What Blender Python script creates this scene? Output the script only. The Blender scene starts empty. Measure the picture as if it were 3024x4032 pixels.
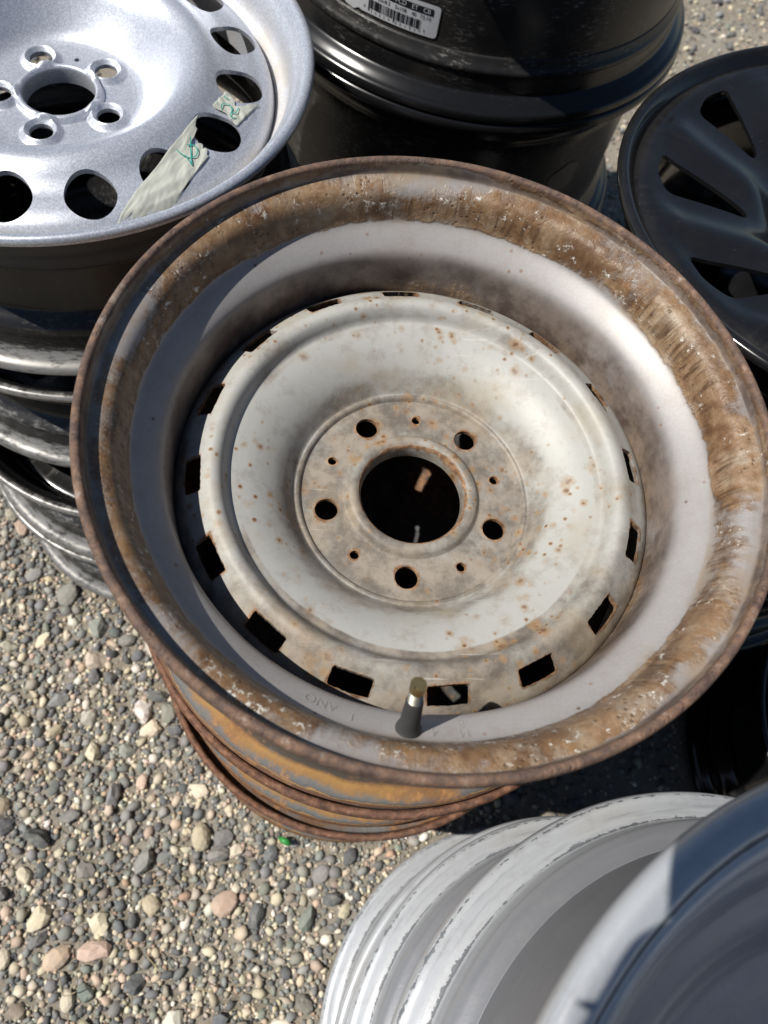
import bpy, bmesh, math, random
import numpy as np
from mathutils import Matrix, Vector

random.seed(7)
rng = np.random.default_rng(11)
SC = bpy.context.scene
COL = SC.collection
R_ = math.radians

# ------------------------------------------------------------------ camera
CAM_H = 1.03
cam_data = bpy.data.cameras.new('camera')
cam = bpy.data.objects.new('camera', cam_data)
COL.objects.link(cam)
cam_data.sensor_fit = 'VERTICAL'
cam_data.sensor_height = 36.0
cam_data.lens = 26.0
cam_data.clip_start = 0.01
cam_data.clip_end = 2000
right = Vector((0.9922, 0.0, 0.1244)).normalized()
back = Vector((-0.1130, -0.4174, 0.9017)).normalized()
upv = back.cross(right).normalized()
right = upv.cross(back).normalized()
m = Matrix.Identity(4)
for i in range(3):
    m[i][0], m[i][1], m[i][2] = right[i], upv[i], back[i]
m[2][3] = CAM_H
cam.matrix_world = m
cam_data.dof.use_dof = True
cam_data.dof.focus_distance = 0.53
cam_data.dof.aperture_fstop = 7.5
SC.camera = cam

# ------------------------------------------------------------------ light
SUN_AZ, SUN_EL = R_(184), R_(54.5)          # azimuth measured from +X towards +Y
sd = Vector((math.cos(SUN_AZ) * math.cos(SUN_EL), math.sin(SUN_AZ) * math.cos(SUN_EL), math.sin(SUN_EL)))
world = bpy.data.worlds.new('World')
SC.world = world
world.use_nodes = True
wn = world.node_tree.nodes
sky = wn.new('ShaderNodeTexSky')
sky.sky_type = 'NISHITA'
sky.sun_disc = False
sky.sun_elevation = SUN_EL
sky.sun_rotation = math.atan2(sd.x, sd.y)
sky.altitude = 300
sky.dust_density = 0.4
sky.ozone_density = 2.5
wn['Background'].inputs['Strength'].default_value = 0.055
world.node_tree.links.new(sky.outputs[0], wn['Background'].inputs['Color'])
sun_data = bpy.data.lights.new('sun', 'SUN')
sun_data.energy = 5.0
sun_data.angle = R_(0.53)
sun_data.color = (1.0, 0.955, 0.89)
sun = bpy.data.objects.new('sun', sun_data)
COL.objects.link(sun)
sun.rotation_euler = sd.to_track_quat('Z', 'Y').to_euler()
sun.location = (-3, -1, 5)
SC.view_settings.view_transform = 'Standard'
SC.view_settings.look = 'None'
SC.view_settings.exposure = 0.20
SC.view_settings.gamma = 1.0
SC.view_settings.use_curve_mapping = False
SC.cycles.max_bounces = 8
SC.cycles.use_denoising = True


# ------------------------------------------------------------------ node helper
class NT:
    def __init__(self, name):
        self.mat = bpy.data.materials.new(name)
        self.mat.use_nodes = True
        self.t = self.mat.node_tree
        self.b = self.t.nodes['Principled BSDF']
        self._obj = None

    def n(self, kind, **kw):
        nd = self.t.nodes.new(kind)
        for k, v in kw.items():
            setattr(nd, k, v)
        return nd

    def put(self, sock, v):
        if hasattr(v, 'is_linked') or isinstance(v, bpy.types.NodeSocket):
            self.t.links.new(v, sock)
        elif isinstance(v, (tuple, list)) and len(v) == 3 and sock.type == 'RGBA':
            sock.default_value = (*v, 1)
        else:
            sock.default_value = v

    def obj(self):
        if not self._obj:
            self._obj = self.n('ShaderNodeTexCoord').outputs['Object']
        return self._obj

    def math(self, op, a, b=0.0, c=None, clamp=False):
        nd = self.n('ShaderNodeMath', operation=op)
        nd.use_clamp = clamp
        self.put(nd.inputs[0], a)
        self.put(nd.inputs[1], b)
        if c is not None:
            self.put(nd.inputs[2], c)
        return nd.outputs[0]

    def vmath(self, op, a, b=None, s=None):
        nd = self.n('ShaderNodeVectorMath', operation=op)
        self.put(nd.inputs[0], a)
        if b is not None:
            self.put(nd.inputs[1], b)
        if s is not None:
            self.put(nd.inputs['Scale'], s)
        return nd.outputs[0]

    def noise(self, scale, detail=6, rough=0.6, vec=None, dist=0.0):
        nd = self.n('ShaderNodeTexNoise')
        self.put(nd.inputs['Vector'], vec if vec is not None else self.obj())
        nd.inputs['Scale'].default_value = scale
        nd.inputs['Detail'].default_value = detail
        nd.inputs['Roughness'].default_value = rough
        nd.inputs['Distortion'].default_value = dist
        return nd.outputs[0]

    def voro(self, scale, feature='F1', out='Distance', vec=None, rnd=1.0):
        nd = self.n('ShaderNodeTexVoronoi', feature=feature)
        self.put(nd.inputs['Vector'], vec if vec is not None else self.obj())
        nd.inputs['Scale'].default_value = scale
        nd.inputs['Randomness'].default_value = rnd
        return nd.outputs[out]

    def vrand(self, scale):
        nd = self.n('ShaderNodeSeparateColor')
        self.put(nd.inputs[0], self.voro(scale, out='Color'))
        return nd.outputs[0]

    def ramp(self, fac, stops, interp='LINEAR'):
        nd = self.n('ShaderNodeValToRGB')
        cr = nd.color_ramp
        cr.interpolation = interp
        cr.elements.remove(cr.elements[1])
        cr.elements[0].position = stops[0][0]
        for p, c in stops[1:]:
            cr.elements.new(p)
        for e, (p, c) in zip(cr.elements, stops):
            e.color = (c, c, c, 1) if isinstance(c, (int, float)) else (*c, 1)
        self.put(nd.inputs[0], fac)
        return nd.outputs[0]

    def step(self, v, lo, hi):
        nd = self.n('ShaderNodeMapRange', interpolation_type='SMOOTHSTEP')
        self.put(nd.inputs[0], v)
        self.put(nd.inputs[1], lo)
        self.put(nd.inputs[2], hi)
        return nd.outputs[0]

    def mix(self, f, a, b, mode='MIX'):
        nd = self.n('ShaderNodeMix', data_type='RGBA', blend_type=mode)
        self.put(nd.inputs[0], f)
        self.put(nd.inputs[6], a)
        self.put(nd.inputs[7], b)
        return nd.outputs[2]

    def attr(self, name):
        return self.n('ShaderNodeAttribute', attribute_name=name).outputs['Fac']

    def attrc(self, name):
        return self.n('ShaderNodeAttribute', attribute_name=name).outputs['Color']

    def sep(self):
        nd = self.n('ShaderNodeSeparateXYZ')
        self.put(nd.inputs[0], self.obj())
        return nd.outputs

    def ring(self, ka, kz):
        """seamless (angle, height) vector: stretched streaks on a lathed surface"""
        d = self.vmath('NORMALIZE', self.vmath('MULTIPLY', self.obj(), (1, 1, 0)))
        a = self.vmath('SCALE', d, s=ka)
        b = self.vmath('MULTIPLY', self.obj(), (0, 0, kz))
        return self.vmath('ADD', a, b)

    def bump(self, h, strength, dist=0.002):
        nd = self.n('ShaderNodeBump')
        nd.inputs['Strength'].default_value = strength
        nd.inputs['Distance'].default_value = dist
        self.put(nd.inputs['Height'], h)
        self.put(self.b.inputs['Normal'], nd.outputs[0])

    def out(self, col=None, rough=None, metal=None, spec=None):
        if col is not None:
            self.put(self.b.inputs['Base Color'], col)
        if rough is not None:
            self.put(self.b.inputs['Roughness'], rough)
        if metal is not None:
            self.put(self.b.inputs['Metallic'], metal)
        if spec is not None:
            self.put(self.b.inputs['Specular IOR Level'], spec)
        return self.mat


def rust_bands(t):
    """tyre side of a rusted steel rim: red flange, orange bead seat, bare grey steel and a dark well, broken by rust patches"""
    patch = t.noise(11, 7, 0.62)
    fine = t.noise(140, 7, 0.7)
    wav = t.noise(1.0, 5, 0.6, vec=t.ring(4, 40))
    z = t.math('DIVIDE', t.sep()[2], 0.2155)
    z = t.math('ADD', z, t.math('MULTIPLY', t.math('SUBTRACT', wav, 0.5), 0.045))
    z = t.math('ADD', z, t.math('MULTIPLY', t.math('SUBTRACT', fine, 0.5), 0.022))
    c = t.ramp(z, [(0.0, (0.085, 0.040, 0.026)), (0.010, (0.150, 0.060, 0.030)), (0.019, (0.19, 0.085, 0.042)), (0.023, (0.055, 0.046, 0.040)), (0.027, (0.40, 0.22, 0.065)), (0.031, (0.095, 0.098, 0.098)),
                   (0.042, (0.13, 0.132, 0.130)), (0.048, (0.24, 0.135, 0.052)), (0.062, (0.33, 0.185, 0.060)), (0.072, (0.21, 0.115, 0.048)), (0.080, (0.060, 0.050, 0.040)),
                   (0.16, (0.12, 0.095, 0.065)), (0.205, (0.15, 0.10, 0.055)), (0.290, (0.11, 0.085, 0.055)), (0.335, (0.060, 0.054, 0.044)),
                   (0.38, (0.050, 0.051, 0.044)), (0.78, (0.05, 0.048, 0.040)), (0.90, (0.13, 0.075, 0.042)), (1.0, (0.15, 0.085, 0.05))])
    gr = t.math('MULTIPLY', t.step(t.noise(7.5, 5, 0.6), 0.47, 0.56), t.step(z, 0.030, 0.040))
    c = t.mix(t.math('MULTIPLY', gr, 0.85), c, t.mix(fine, (0.080, 0.083, 0.086), (0.20, 0.205, 0.205)))
    rm = t.step(t.math('ADD', t.math('MULTIPLY', patch, 0.8), t.math('MULTIPLY', fine, 0.35)), 0.53, 0.66)
    rc = t.ramp(fine, [(0.35, (0.075, 0.033, 0.018)), (0.5, (0.20, 0.09, 0.038)), (0.66, (0.36, 0.19, 0.07))])
    c = t.mix(t.math('MULTIPLY', rm, 0.8), c, rc)
    return c, wav, fine


def mat_rusted_rim():
    """grey painted wheel rim: rust where the attribute 'rust' allows, grime from 'dirt', streaks run across the band"""
    t = NT('rusted_rim_paint')
    rust, dirt, edge = t.attr('rust'), t.attr('dirt'), t.attr('edge')
    big = t.noise(13, 4, 0.55)
    fine = t.noise(95, 8, 0.7)
    streak = t.noise(1.0, 3, 0.5, vec=t.ring(36, 14), dist=0.8)
    s = t.math('ADD', t.math('MULTIPLY', t.math('SUBTRACT', big, 0.5), 2.3),
               t.math('MULTIPLY', t.math('SUBTRACT', fine, 0.5), 1.0))
    s = t.math('ADD', s, t.math('MULTIPLY', t.math('SUBTRACT', streak, 0.5), 0.4))
    val = t.math('ADD', rust, s)
    mask = t.math('MULTIPLY', t.step(val, 0.26, 0.68), t.step(rust, 0.02, 0.16))
    paint = t.mix(t.noise(9, 5), (0.285, 0.272, 0.265), (0.375, 0.362, 0.352))
    stain = t.step(t.noise(34, 8, 0.72), 0.44, 0.70)
    paint = t.mix(t.math('MULTIPLY', stain, 0.36), paint, (0.25, 0.205, 0.175))
    yel = t.step(t.noise(12, 5, 0.6), 0.56, 0.72)
    paint = t.mix(t.math('MULTIPLY', yel, 0.25), paint, (0.30, 0.24, 0.15))
    grime = t.mix(t.step(t.noise(26, 6, 0.7), 0.38, 0.62), (0.080, 0.058, 0.047), (0.200, 0.160, 0.135))  # grime, its dark tone deepened to paint shade into the dish wall
    paint = t.mix(t.math('MULTIPLY', dirt, t.step(t.noise(19, 5), 0.20, 0.46)), paint, grime)
    f = t.math('ADD', t.math('MULTIPLY', t.noise(85, 8, 0.7), 0.45), t.math('MULTIPLY', t.noise(26, 6, 0.65), 0.55))
    rc = t.ramp(f, [(0.34, (0.070, 0.032, 0.012)), (0.43, (0.135, 0.072, 0.033)), (0.50, (0.200, 0.120, 0.062)),
                    (0.57, (0.250, 0.170, 0.102)), (0.67, (0.310, 0.245, 0.175))])
    blot = t.step(t.noise(17, 6, 0.62), 0.50, 0.66)
    rc = t.mix(t.math('MULTIPLY', blot, 0.70), rc, (0.085, 0.040, 0.017))
    steep = t.step(rust, 0.64, 0.82)
    dark = t.math('MULTIPLY', t.step(streak, 0.50, 0.58), t.math('MULTIPLY', steep, t.step(t.noise(10, 4), 0.36, 0.54)))
    rc = t.mix(t.math('MULTIPLY', dark, 0.75), rc, (0.065, 0.030, 0.013))
    film = t.math('MULTIPLY', t.step(t.noise(37, 7, 0.7), 0.50, 0.66), t.math('SUBTRACT', 1.0, t.math('MULTIPLY', steep, 0.6)))
    rc = t.mix(t.math('MULTIPLY', film, 0.55), rc, (0.345, 0.295, 0.24))
    line = t.noise(1.0, 4, 0.6, vec=t.ring(30, 16), dist=1.2)
    crack = t.math('MULTIPLY', t.step(t.math('ABSOLUTE', t.math('SUBTRACT', line, 0.5)), 0.022, 0.004), t.step(t.noise(20, 3), 0.50, 0.60))
    crack = t.math('MULTIPLY', crack, steep)
    rc = t.mix(t.math('MULTIPLY', crack, 0.7), rc, (0.05, 0.024, 0.012))
    orange = t.step(t.noise(33, 5, 0.6), 0.58, 0.72)
    rc = t.mix(t.math('MULTIPLY', orange, 0.50), rc, (0.29, 0.145, 0.045))
    flake = t.math('MULTIPLY', t.step(t.noise(170, 4, 0.8), 0.575, 0.62), t.step(t.noise(34, 4), 0.50, 0.57))
    flake = t.math('MULTIPLY', flake, t.math('SUBTRACT', 1.0, edge))
    rc = t.mix(flake, rc, (0.58, 0.545, 0.48))
    pitc = t.math('MULTIPLY', t.step(t.voro(230), 0.34, 0.12), t.step(t.noise(36, 5, 0.6), 0.44, 0.60))
    rc = t.mix(t.math('MULTIPLY', pitc, 0.55), rc, (0.055, 0.026, 0.012))
    edge_c = t.ramp(t.noise(90, 7, 0.75), [(0.3, (0.050, 0.030, 0.024)), (0.47, (0.115, 0.075, 0.058)),
                                           (0.58, (0.180, 0.105, 0.066)), (0.70, (0.29, 0.23, 0.195))])
    rc = t.mix(edge, rc, edge_c)
    grain = t.noise(520, 4, 0.7)
    paint = t.vmath('SCALE', paint, s=t.math('ADD', 0.84, t.math('MULTIPLY', grain, 0.32)))
    wash = t.math('MULTIPLY', t.step(t.noise(21, 7, 0.7), 0.46, 0.64), t.step(rust, 0.03, 0.3))
    paint = t.mix(t.math('MULTIPLY', wash, 0.6), paint, (0.27, 0.20, 0.13))
    mott = t.noise(210, 5, 0.75)
    rc = t.vmath('SCALE', rc, s=t.math('ADD', 0.45, t.math('MULTIPLY', mott, 1.1)))
    col = t.mix(mask, paint, rc)
    sp = t.math('MULTIPLY', t.step(t.voro(75), 0.13, 0.05), t.step(t.vrand(75), 0.84, 0.85))
    col = t.mix(t.math('MULTIPLY', sp, 0.8), col, (0.10, 0.05, 0.035))
    sp2 = t.math('MULTIPLY', t.step(t.math('ADD', t.voro(120), t.math('MULTIPLY', t.noise(260, 3), 0.2)), 0.34, 0.16), t.math('MULTIPLY', t.step(t.vrand(120), 0.80, 0.81), t.step(t.noise(14, 3), 0.44, 0.58)))
    col = t.mix(t.math('MULTIPLY', sp2, 0.65), col, (0.20, 0.10, 0.05))
    bc, band, bf = rust_bands(t)
    bc = t.mix(t.math('MULTIPLY', edge, 0.85), bc, edge_c)
    ou = t.step(t.attr('outer'), 0.55, 0.95)
    col = t.mix(ou, col, bc)
    rg = t.math('SUBTRACT', 1.0, t.math('ABSOLUTE', t.math('SUBTRACT', t.math('MULTIPLY', t.noise(70, 7, 0.65), 2.0), 1.0)))
    pit = t.math('MULTIPLY', t.step(t.voro(230), 0.34, 0.12), t.step(t.noise(36, 5, 0.6), 0.44, 0.60))
    mask2 = mask
    mask = t.math('MULTIPLY', t.math('MULTIPLY', mask, mask), t.math('SUBTRACT', 1.0, ou))
    h = t.math('ADD', t.math('MULTIPLY', mask, t.math('ADD', t.math('SUBTRACT', t.math('MULTIPLY', rg, 0.8), t.math('MULTIPLY', pit, 0.9)), t.math('ADD', t.math('MULTIPLY', fine, 0.6), t.math('MULTIPLY', t.math('MULTIPLY', streak, 0.35), steep)))),
               t.math('MULTIPLY', mask, t.math('SUBTRACT', t.math('MULTIPLY', flake, 0.7), t.math('MULTIPLY', crack, 0.6))))
    h = t.math('ADD', h, t.math('MULTIPLY', t.math('MAXIMUM', ou, edge), bf))
    t.bump(t.math('ADD', h, t.math('MULTIPLY', t.noise(420, 3), 0.05)), 0.50, 0.0016)
    rough = t.mix(mask2, (0.46, 0.46, 0.46), (0.40, 0.40, 0.40))
    rough = t.mix(t.math('MAXIMUM', ou, edge), rough, (0.75, 0.75, 0.75))
    met = t.math('MULTIPLY', t.math('SUBTRACT', 1.0, t.math('MAXIMUM', mask, t.math('MAXIMUM', ou, dirt))), 0.14)
    return t.out(col, rough, met, 0.45)


def mat_rusted_disc():
    t = NT('rust_spotted_disc_paint')
    rust, dirt = t.attr('rust'), t.attr('dirt')
    paint = t.mix(t.noise(11, 5), (0.345, 0.345, 0.318), (0.43, 0.43, 0.405))
    scuff = t.step(t.noise(55, 9, 0.75), 0.50, 0.64)
    paint = t.mix(t.math('MULTIPLY', scuff, 0.38), paint, (0.24, 0.215, 0.18))
    dn = t.math('ADD', dirt, t.math('MULTIPLY', t.math('SUBTRACT', t.noise(20, 7, 0.7), 0.5), 1.7))
    grime = t.mix(t.step(t.noise(42, 7, 0.7), 0.36, 0.64), (0.085, 0.064, 0.047), (0.27, 0.225, 0.175))
    paint = t.mix(t.math('MULTIPLY', t.step(dn, 0.48, 1.05), 0.85), paint, grime)
    col = paint
    hh = None
    for sc, keep, r0, r1 in ((52, 0.55, 0.38, 0.09), (100, 0.62, 0.44, 0.12), (30, 0.70, 0.30, 0.05), (190, 0.80, 0.44, 0.18)):
        v = t.vmath('ADD', t.obj(), t.vmath('SCALE', t.n('ShaderNodeTexNoise').outputs[1], s=0.0))
        wob = t.math('MULTIPLY', t.math('SUBTRACT', t.noise(150, 5, 0.75), 0.5), 0.55)
        d = t.math('ADD', t.voro(sc), wob)
        sel = t.math('MULTIPLY', t.step(t.vrand(sc), keep, keep + 0.01), t.step(t.noise(9, 3), 0.40, 0.56))
        halo = t.math('MULTIPLY', t.step(d, r0, r1), sel)
        core = t.math('MULTIPLY', t.step(d, r1 + 0.05, r1 - 0.04), sel)
        col = t.mix(t.math('MULTIPLY', halo, 0.72), col, (0.29, 0.175, 0.075))
        col = t.mix(t.math('MULTIPLY', core, 0.8), col, (0.115, 0.055, 0.030))
        hh = halo if hh is None else t.math('ADD', hh, halo)
    scr = t.n('ShaderNodeTexNoise')
    mp = t.n('ShaderNodeMapping')
    mp.inputs['Rotation'].default_value = (0, 0, 0.7)
    mp.inputs['Scale'].default_value = (14, 420, 60)
    t.put(mp.inputs[0], t.obj())
    t.put(scr.inputs['Vector'], mp.outputs[0])
    scr.inputs['Scale'].default_value = 1.0
    scratch = t.math('MULTIPLY', t.step(scr.outputs[0], 0.66, 0.72), t.step(t.noise(12, 3), 0.50, 0.60))
    col = t.mix(t.math('MULTIPLY', scratch, 0.5), col, (0.52, 0.51, 0.48))
    warm = t.step(t.noise(15, 5, 0.6), 0.50, 0.72)
    col = t.mix(t.math('MULTIPLY', warm, 0.45), col, (0.33, 0.262, 0.165))
    fine = t.noise(140, 7, 0.7)
    rm = t.step(t.math('ADD', rust, t.math('MULTIPLY', t.math('SUBTRACT', t.noise(60, 6, 0.7), 0.5), 1.5)), 0.45, 0.75)
    rm = t.math('MULTIPLY', rm, t.step(rust, 0.03, 0.2))
    rc = t.ramp(fine, [(0.32, (0.075, 0.035, 0.02)), (0.5, (0.22, 0.12, 0.06)), (0.68, (0.40, 0.27, 0.16))])
    col = t.mix(rm, col, rc)
    t.bump(t.math('ADD', t.math('MULTIPLY', t.noise(260, 5), 0.25), t.math('ADD', t.math('MULTIPLY', hh, 0.08), t.math('MULTIPLY', rm, fine))), 0.55, 0.0009)
    rough = t.mix(rm, (0.52, 0.52, 0.52), (0.82, 0.82, 0.82))
    return t.out(col, rough, t.math('MULTIPLY', t.math('SUBTRACT', 1.0, t.math('MAXIMUM', rm, t.math('MULTIPLY', dirt, 1.0, clamp=True))), 0.10), 0.4)


def mat_rust_barrel():
    t = NT('rust_banded_steel')
    c, band, fine = rust_bands(t)
    e = t.attr('edge')
    ec = t.ramp(fine, [(0.35, (0.060, 0.030, 0.020)), (0.52, (0.150, 0.068, 0.038)), (0.62, (0.22, 0.11, 0.065)), (0.74, (0.30, 0.24, 0.21))])
    col = t.mix(t.math('MULTIPLY', e, 0.9), c, ec)
    t.bump(t.math('ADD', fine, t.math('MULTIPLY', band, 1.5)), 0.8, 0.0014)
    return t.out(col, t.mix(band, (0.45,) * 3, (0.85,) * 3), 0.1, 0.4)


def mat_black(name, base, rough, dust, scr=0.5, glint=0.0):
    t = NT(name)
    d = t.attr('dirt')
    n1 = t.noise(22, 8, 0.72)
    m1 = t.step(t.math('ADD', t.math('MULTIPLY', d, 0.5), t.math('MULTIPLY', n1, 0.8)), 0.45, 1.0)
    col = t.mix(t.math('MULTIPLY', m1, dust), (base, base, base * 1.06), (0.26, 0.235, 0.20))
    rub = t.math('MULTIPLY', t.step(t.noise(1.0, 5, 0.7, vec=t.ring(30, 420)), 0.50, 0.70), t.step(t.noise(17, 5, 0.6), 0.44, 0.62))
    col = t.mix(t.math('MULTIPLY', t.math('MULTIPLY', rub, d), scr), col, (0.38, 0.36, 0.33))
    speck = t.math('MULTIPLY', t.step(t.noise(330, 4, 0.8), 0.62, 0.70), t.step(t.noise(40, 6, 0.7), 0.46, 0.64))
    col = t.mix(t.math('MULTIPLY', speck, 0.22), col, (0.30, 0.275, 0.235))
    met = 0.0
    if glint:
        glint_m = t.math('MULTIPLY', t.step(t.math('ADD', d, t.math('MULTIPLY', t.math('SUBTRACT', t.noise(1.0, 6, 0.7, vec=t.ring(14, 300)), 0.5), 1.6)), 0.62, 1.0), glint)
        col = t.mix(glint_m, col, (0.42, 0.41, 0.39))  # flange edges turned pale and metallic, painting in the sun's shine
        met = t.math('MULTIPLY', glint_m, 0.7)
    r = t.math('ADD', rough, t.math('MULTIPLY', m1, 0.18))
    t.bump(t.math('ADD', t.math('MULTIPLY', t.noise(300, 3), 0.2), t.math('MULTIPLY', t.noise(30, 3), 0.8)), 0.08, 0.001)
    return t.out(col, r, met, 0.42)


def mat_silver():
    t = NT('silver_flake_paint')
    cell = t.voro(1050, out='Color')
    g = t.n('ShaderNodeRGBToBW')
    t.put(g.inputs[0], cell)
    base = t.mix(t.step(g.outputs[0], 0.15, 0.95), (0.46, 0.485, 0.545), (0.68, 0.705, 0.76))
    dirt = t.attr('dirt')
    base = t.mix(t.math('MULTIPLY', dirt, t.step(t.noise(18, 6), 0.3, 0.75)), base, (0.50, 0.455, 0.38))
    sp = t.math('MULTIPLY', t.step(t.voro(33), 0.10, 0.04), t.step(t.vrand(33), 0.93, 0.94))
    base = t.mix(sp, base, (0.36, 0.17, 0.085))
    sc = t.math('MULTIPLY', t.step(t.noise(170, 6, 0.8), 0.63, 0.70), t.attr('edge'))
    base = t.mix(sc, base, (0.12, 0.12, 0.12))
    base = t.mix(t.step(t.attr('outer'), 0.7, 0.95), base, (0.05, 0.05, 0.053))  # tyre side darkened in colour for the shade beneath the lip
    t.bump(t.math('ADD', g.outputs[0], t.math('MULTIPLY', t.noise(60, 4), 0.5)), 0.13, 0.0005)
    return t.out(base, t.math('ADD', 0.36, t.math('MULTIPLY', dirt, 0.2)), t.math('SUBTRACT', 0.62, t.math('MULTIPLY', dirt, 0.4)), 0.5)


def mat_alloy():
    """white-silver painted cast wheels: paint flaked off in dark lines along the flange"""
    t = NT('flaking_alloy_paint')
    e, d = t.attr('edge'), t.attr('dirt')
    wob = t.math('MULTIPLY', t.math('SUBTRACT', t.noise(170, 6, 0.75), 0.5), 0.8)
    wob2 = t.math('MULTIPLY', t.math('SUBTRACT', t.noise(14, 3), 0.5), 0.6)
    peel = t.step(t.math('ADD', e, t.math('ADD', wob, wob2)), 0.62, 0.70)
    peel = t.math('MULTIPLY', peel, t.step(e, 0.08, 0.3))
    paint = t.mix(t.noise(8, 4), (0.39, 0.41, 0.435), (0.49, 0.51, 0.53))
    yl = t.step(t.noise(1.0, 3, 0.5, vec=t.ring(2, 60)), 0.5, 0.75)
    paint = t.mix(t.math('MULTIPLY', yl, 0.25), paint, (0.47, 0.43, 0.35))
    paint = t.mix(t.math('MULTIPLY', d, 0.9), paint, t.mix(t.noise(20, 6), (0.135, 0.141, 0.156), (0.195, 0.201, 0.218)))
    sc = t.math('MULTIPLY', t.step(t.noise(150, 6, 0.8), 0.62, 0.68), t.step(t.noise(17, 3), 0.52, 0.62))
    paint = t.mix(t.math('MULTIPLY', sc, 0.5), paint, (0.5, 0.5, 0.49))
    lines = t.step(t.noise(1.0, 5, 0.7, vec=t.ring(3, 330)), 0.46, 0.70)
    paint = t.mix(t.math('MULTIPLY', lines, 0.55), paint, (0.23, 0.235, 0.25))
    blot = t.step(t.noise(48, 7, 0.72), 0.48, 0.70)
    paint = t.mix(t.math('MULTIPLY', blot, 0.35), paint, (0.25, 0.247, 0.245))
    bare = t.mix(t.noise(90, 5), (0.075, 0.083, 0.095), (0.20, 0.215, 0.23))
    col = t.mix(peel, paint, bare)
    t.bump(t.math('SUBTRACT', t.math('MULTIPLY', t.noise(220, 4), 0.25), peel), 0.5, 0.0008)
    return t.out(col, t.mix(peel, (0.36,) * 3, (0.6,) * 3), 0.25, 0.5)


def mat_plain(name, col, rough, metal=0.0, amp=0.12, scale=120, spec=0.5):
    t = NT(name)
    dark = tuple(c * (1 - amp * 2) for c in col)
    c = t.mix(t.noise(scale, 6, 0.65), dark, tuple(min(1, c * (1 + amp)) for c in col))
    t.bump(t.noise(scale * 3, 4), 0.25, 0.0006)
    return t.out(c, rough, metal, spec)


def mat_stone(from_attr):
    t = NT('gravel_stone' if from_attr else 'pebble_stone')
    base = t.attrc('Col') if from_attr else t.n('ShaderNodeObjectInfo').outputs['Color']
    pos = t.n('ShaderNodeNewGeometry').outputs['Position']
    n1 = t.noise(240, 8, 0.75, vec=pos)
    n2 = t.noise(900, 5, 0.7, vec=pos)
    k = t.math('ADD', 1.02, t.math('ADD', t.math('MULTIPLY', n1, 0.55), t.math('MULTIPLY', n2, 0.42)))
    c = t.vmath('SCALE', base, s=k)
    dusty = t.step(t.noise(110, 5, vec=pos), 0.46, 0.75)
    c = t.mix(t.math('MULTIPLY', dusty, 0.45), c, (0.38, 0.35, 0.30))
    t.bump(t.math('ADD', n1, t.math('MULTIPLY', n2, 0.5)), 0.6, 0.0012)
    return t.out(c, 0.85, 0.0, 0.25)


def mat_ground():
    t = NT('sandy_gravel_ground')
    v = t.voro(170, out='Color')
    g = t.n('ShaderNodeRGBToBW')
    t.put(g.inputs[0], v)
    n = t.noise(7, 8, 0.7)
    c = t.ramp(g.outputs[0], [(0.15, (0.07, 0.068, 0.062)), (0.4, (0.20, 0.175, 0.135)), (0.62, (0.29, 0.25, 0.19)), (0.9, (0.40, 0.35, 0.28))])
    c = t.mix(0.55, c, t.mix(t.noise(420, 6), (0.17, 0.145, 0.11), (0.36, 0.31, 0.235)))
    c = t.mix(t.step(n, 0.35, 0.7), c, (0.315, 0.288, 0.245))
    t.bump(t.math('ADD', t.math('MULTIPLY', g.outputs[0], 0.8), t.noise(500, 5)), 0.9, 0.003)
    return t.out(c, 0.95, 0.0, 0.15)


M = dict(rim=mat_rusted_rim(), disc=mat_rusted_disc(), barrel=mat_rust_barrel(),
         black=mat_black('dusty_black_paint', 0.008, 0.20, 0.055, 0.55),
         black_gloss=mat_black('gloss_black_paint', 0.008, 0.10, 0.02, 0.2),
         black_face=mat_black('scuffed_black_paint', 0.008, 0.11, 0.045, 0.05),
         black_glint=mat_black('glint_black_paint', 0.012, 0.24, 0.06, 0.45, 0.55),
         silver=mat_silver(), alloy=mat_alloy(),
         rubber=mat_plain('valve_rubber', (0.045, 0.046, 0.046), 0.7, 0, 0.25, 90),
         brass=mat_plain('dull_brass', (0.52, 0.38, 0.17), 0.35, 0.9, 0.2, 300),
         thread=mat_plain('valve_thread_metal', (0.40, 0.38, 0.32), 0.4, 0.8, 0.2, 300),
         tape=mat_plain('masking_tape', (0.40, 0.415, 0.365), 0.7, 0, 0.08, 60),
         ink=mat_plain('green_marker_ink', (0.02, 0.30, 0.24), 0.6, 0, 0.1, 60),
         paper=mat_plain('label_paper', (0.52, 0.53, 0.545), 0.5, 0, 0.05, 40),
         print_=mat_plain('label_print', (0.012, 0.012, 0.014), 0.5, 0, 0.1, 40),
         leaf=mat_plain('green_leaf', (0.03, 0.25, 0.045), 0.45, 0, 0.15, 200),
         straw=mat_plain('dry_straw', (0.42, 0.34, 0.20), 0.8, 0, 0.15, 200),
         ground=mat_ground(), gravel=mat_stone(True), pebble=mat_stone(False))


# ------------------------------------------------------------------ object helpers
def link(name, me, mat=None, parent=None):
    o = bpy.data.objects.new(name, me)
    COL.objects.link(o)
    if mat is not None:
        me.materials.append(mat)
    if parent is not None:
        o.parent = parent
    return o


def thing(name, label, cat, loc=(0, 0, 0), group=None, rot=None):
    o = bpy.data.objects.new(name, None)
    COL.objects.link(o)
    o.empty_display_size = 0.05
    o.location = loc
    if rot is not None:
        o.rotation_euler = rot
    o['label'], o['category'] = label, cat
    if group:
        o['group'] = group
    return o


def tag(o, label, cat, group=None):
    o['label'], o['category'] = label, cat
    if group:
        o['group'] = group
    return o


def mesh(verts, faces, smooth=True):
    me = bpy.data.meshes.new('mesh')
    me.from_pydata([tuple(v) for v in verts], [], [tuple(f) for f in faces])
    me.update()
    if smooth:
        me.polygons.foreach_set('use_smooth', [True] * len(me.polygons))
    return me


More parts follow.
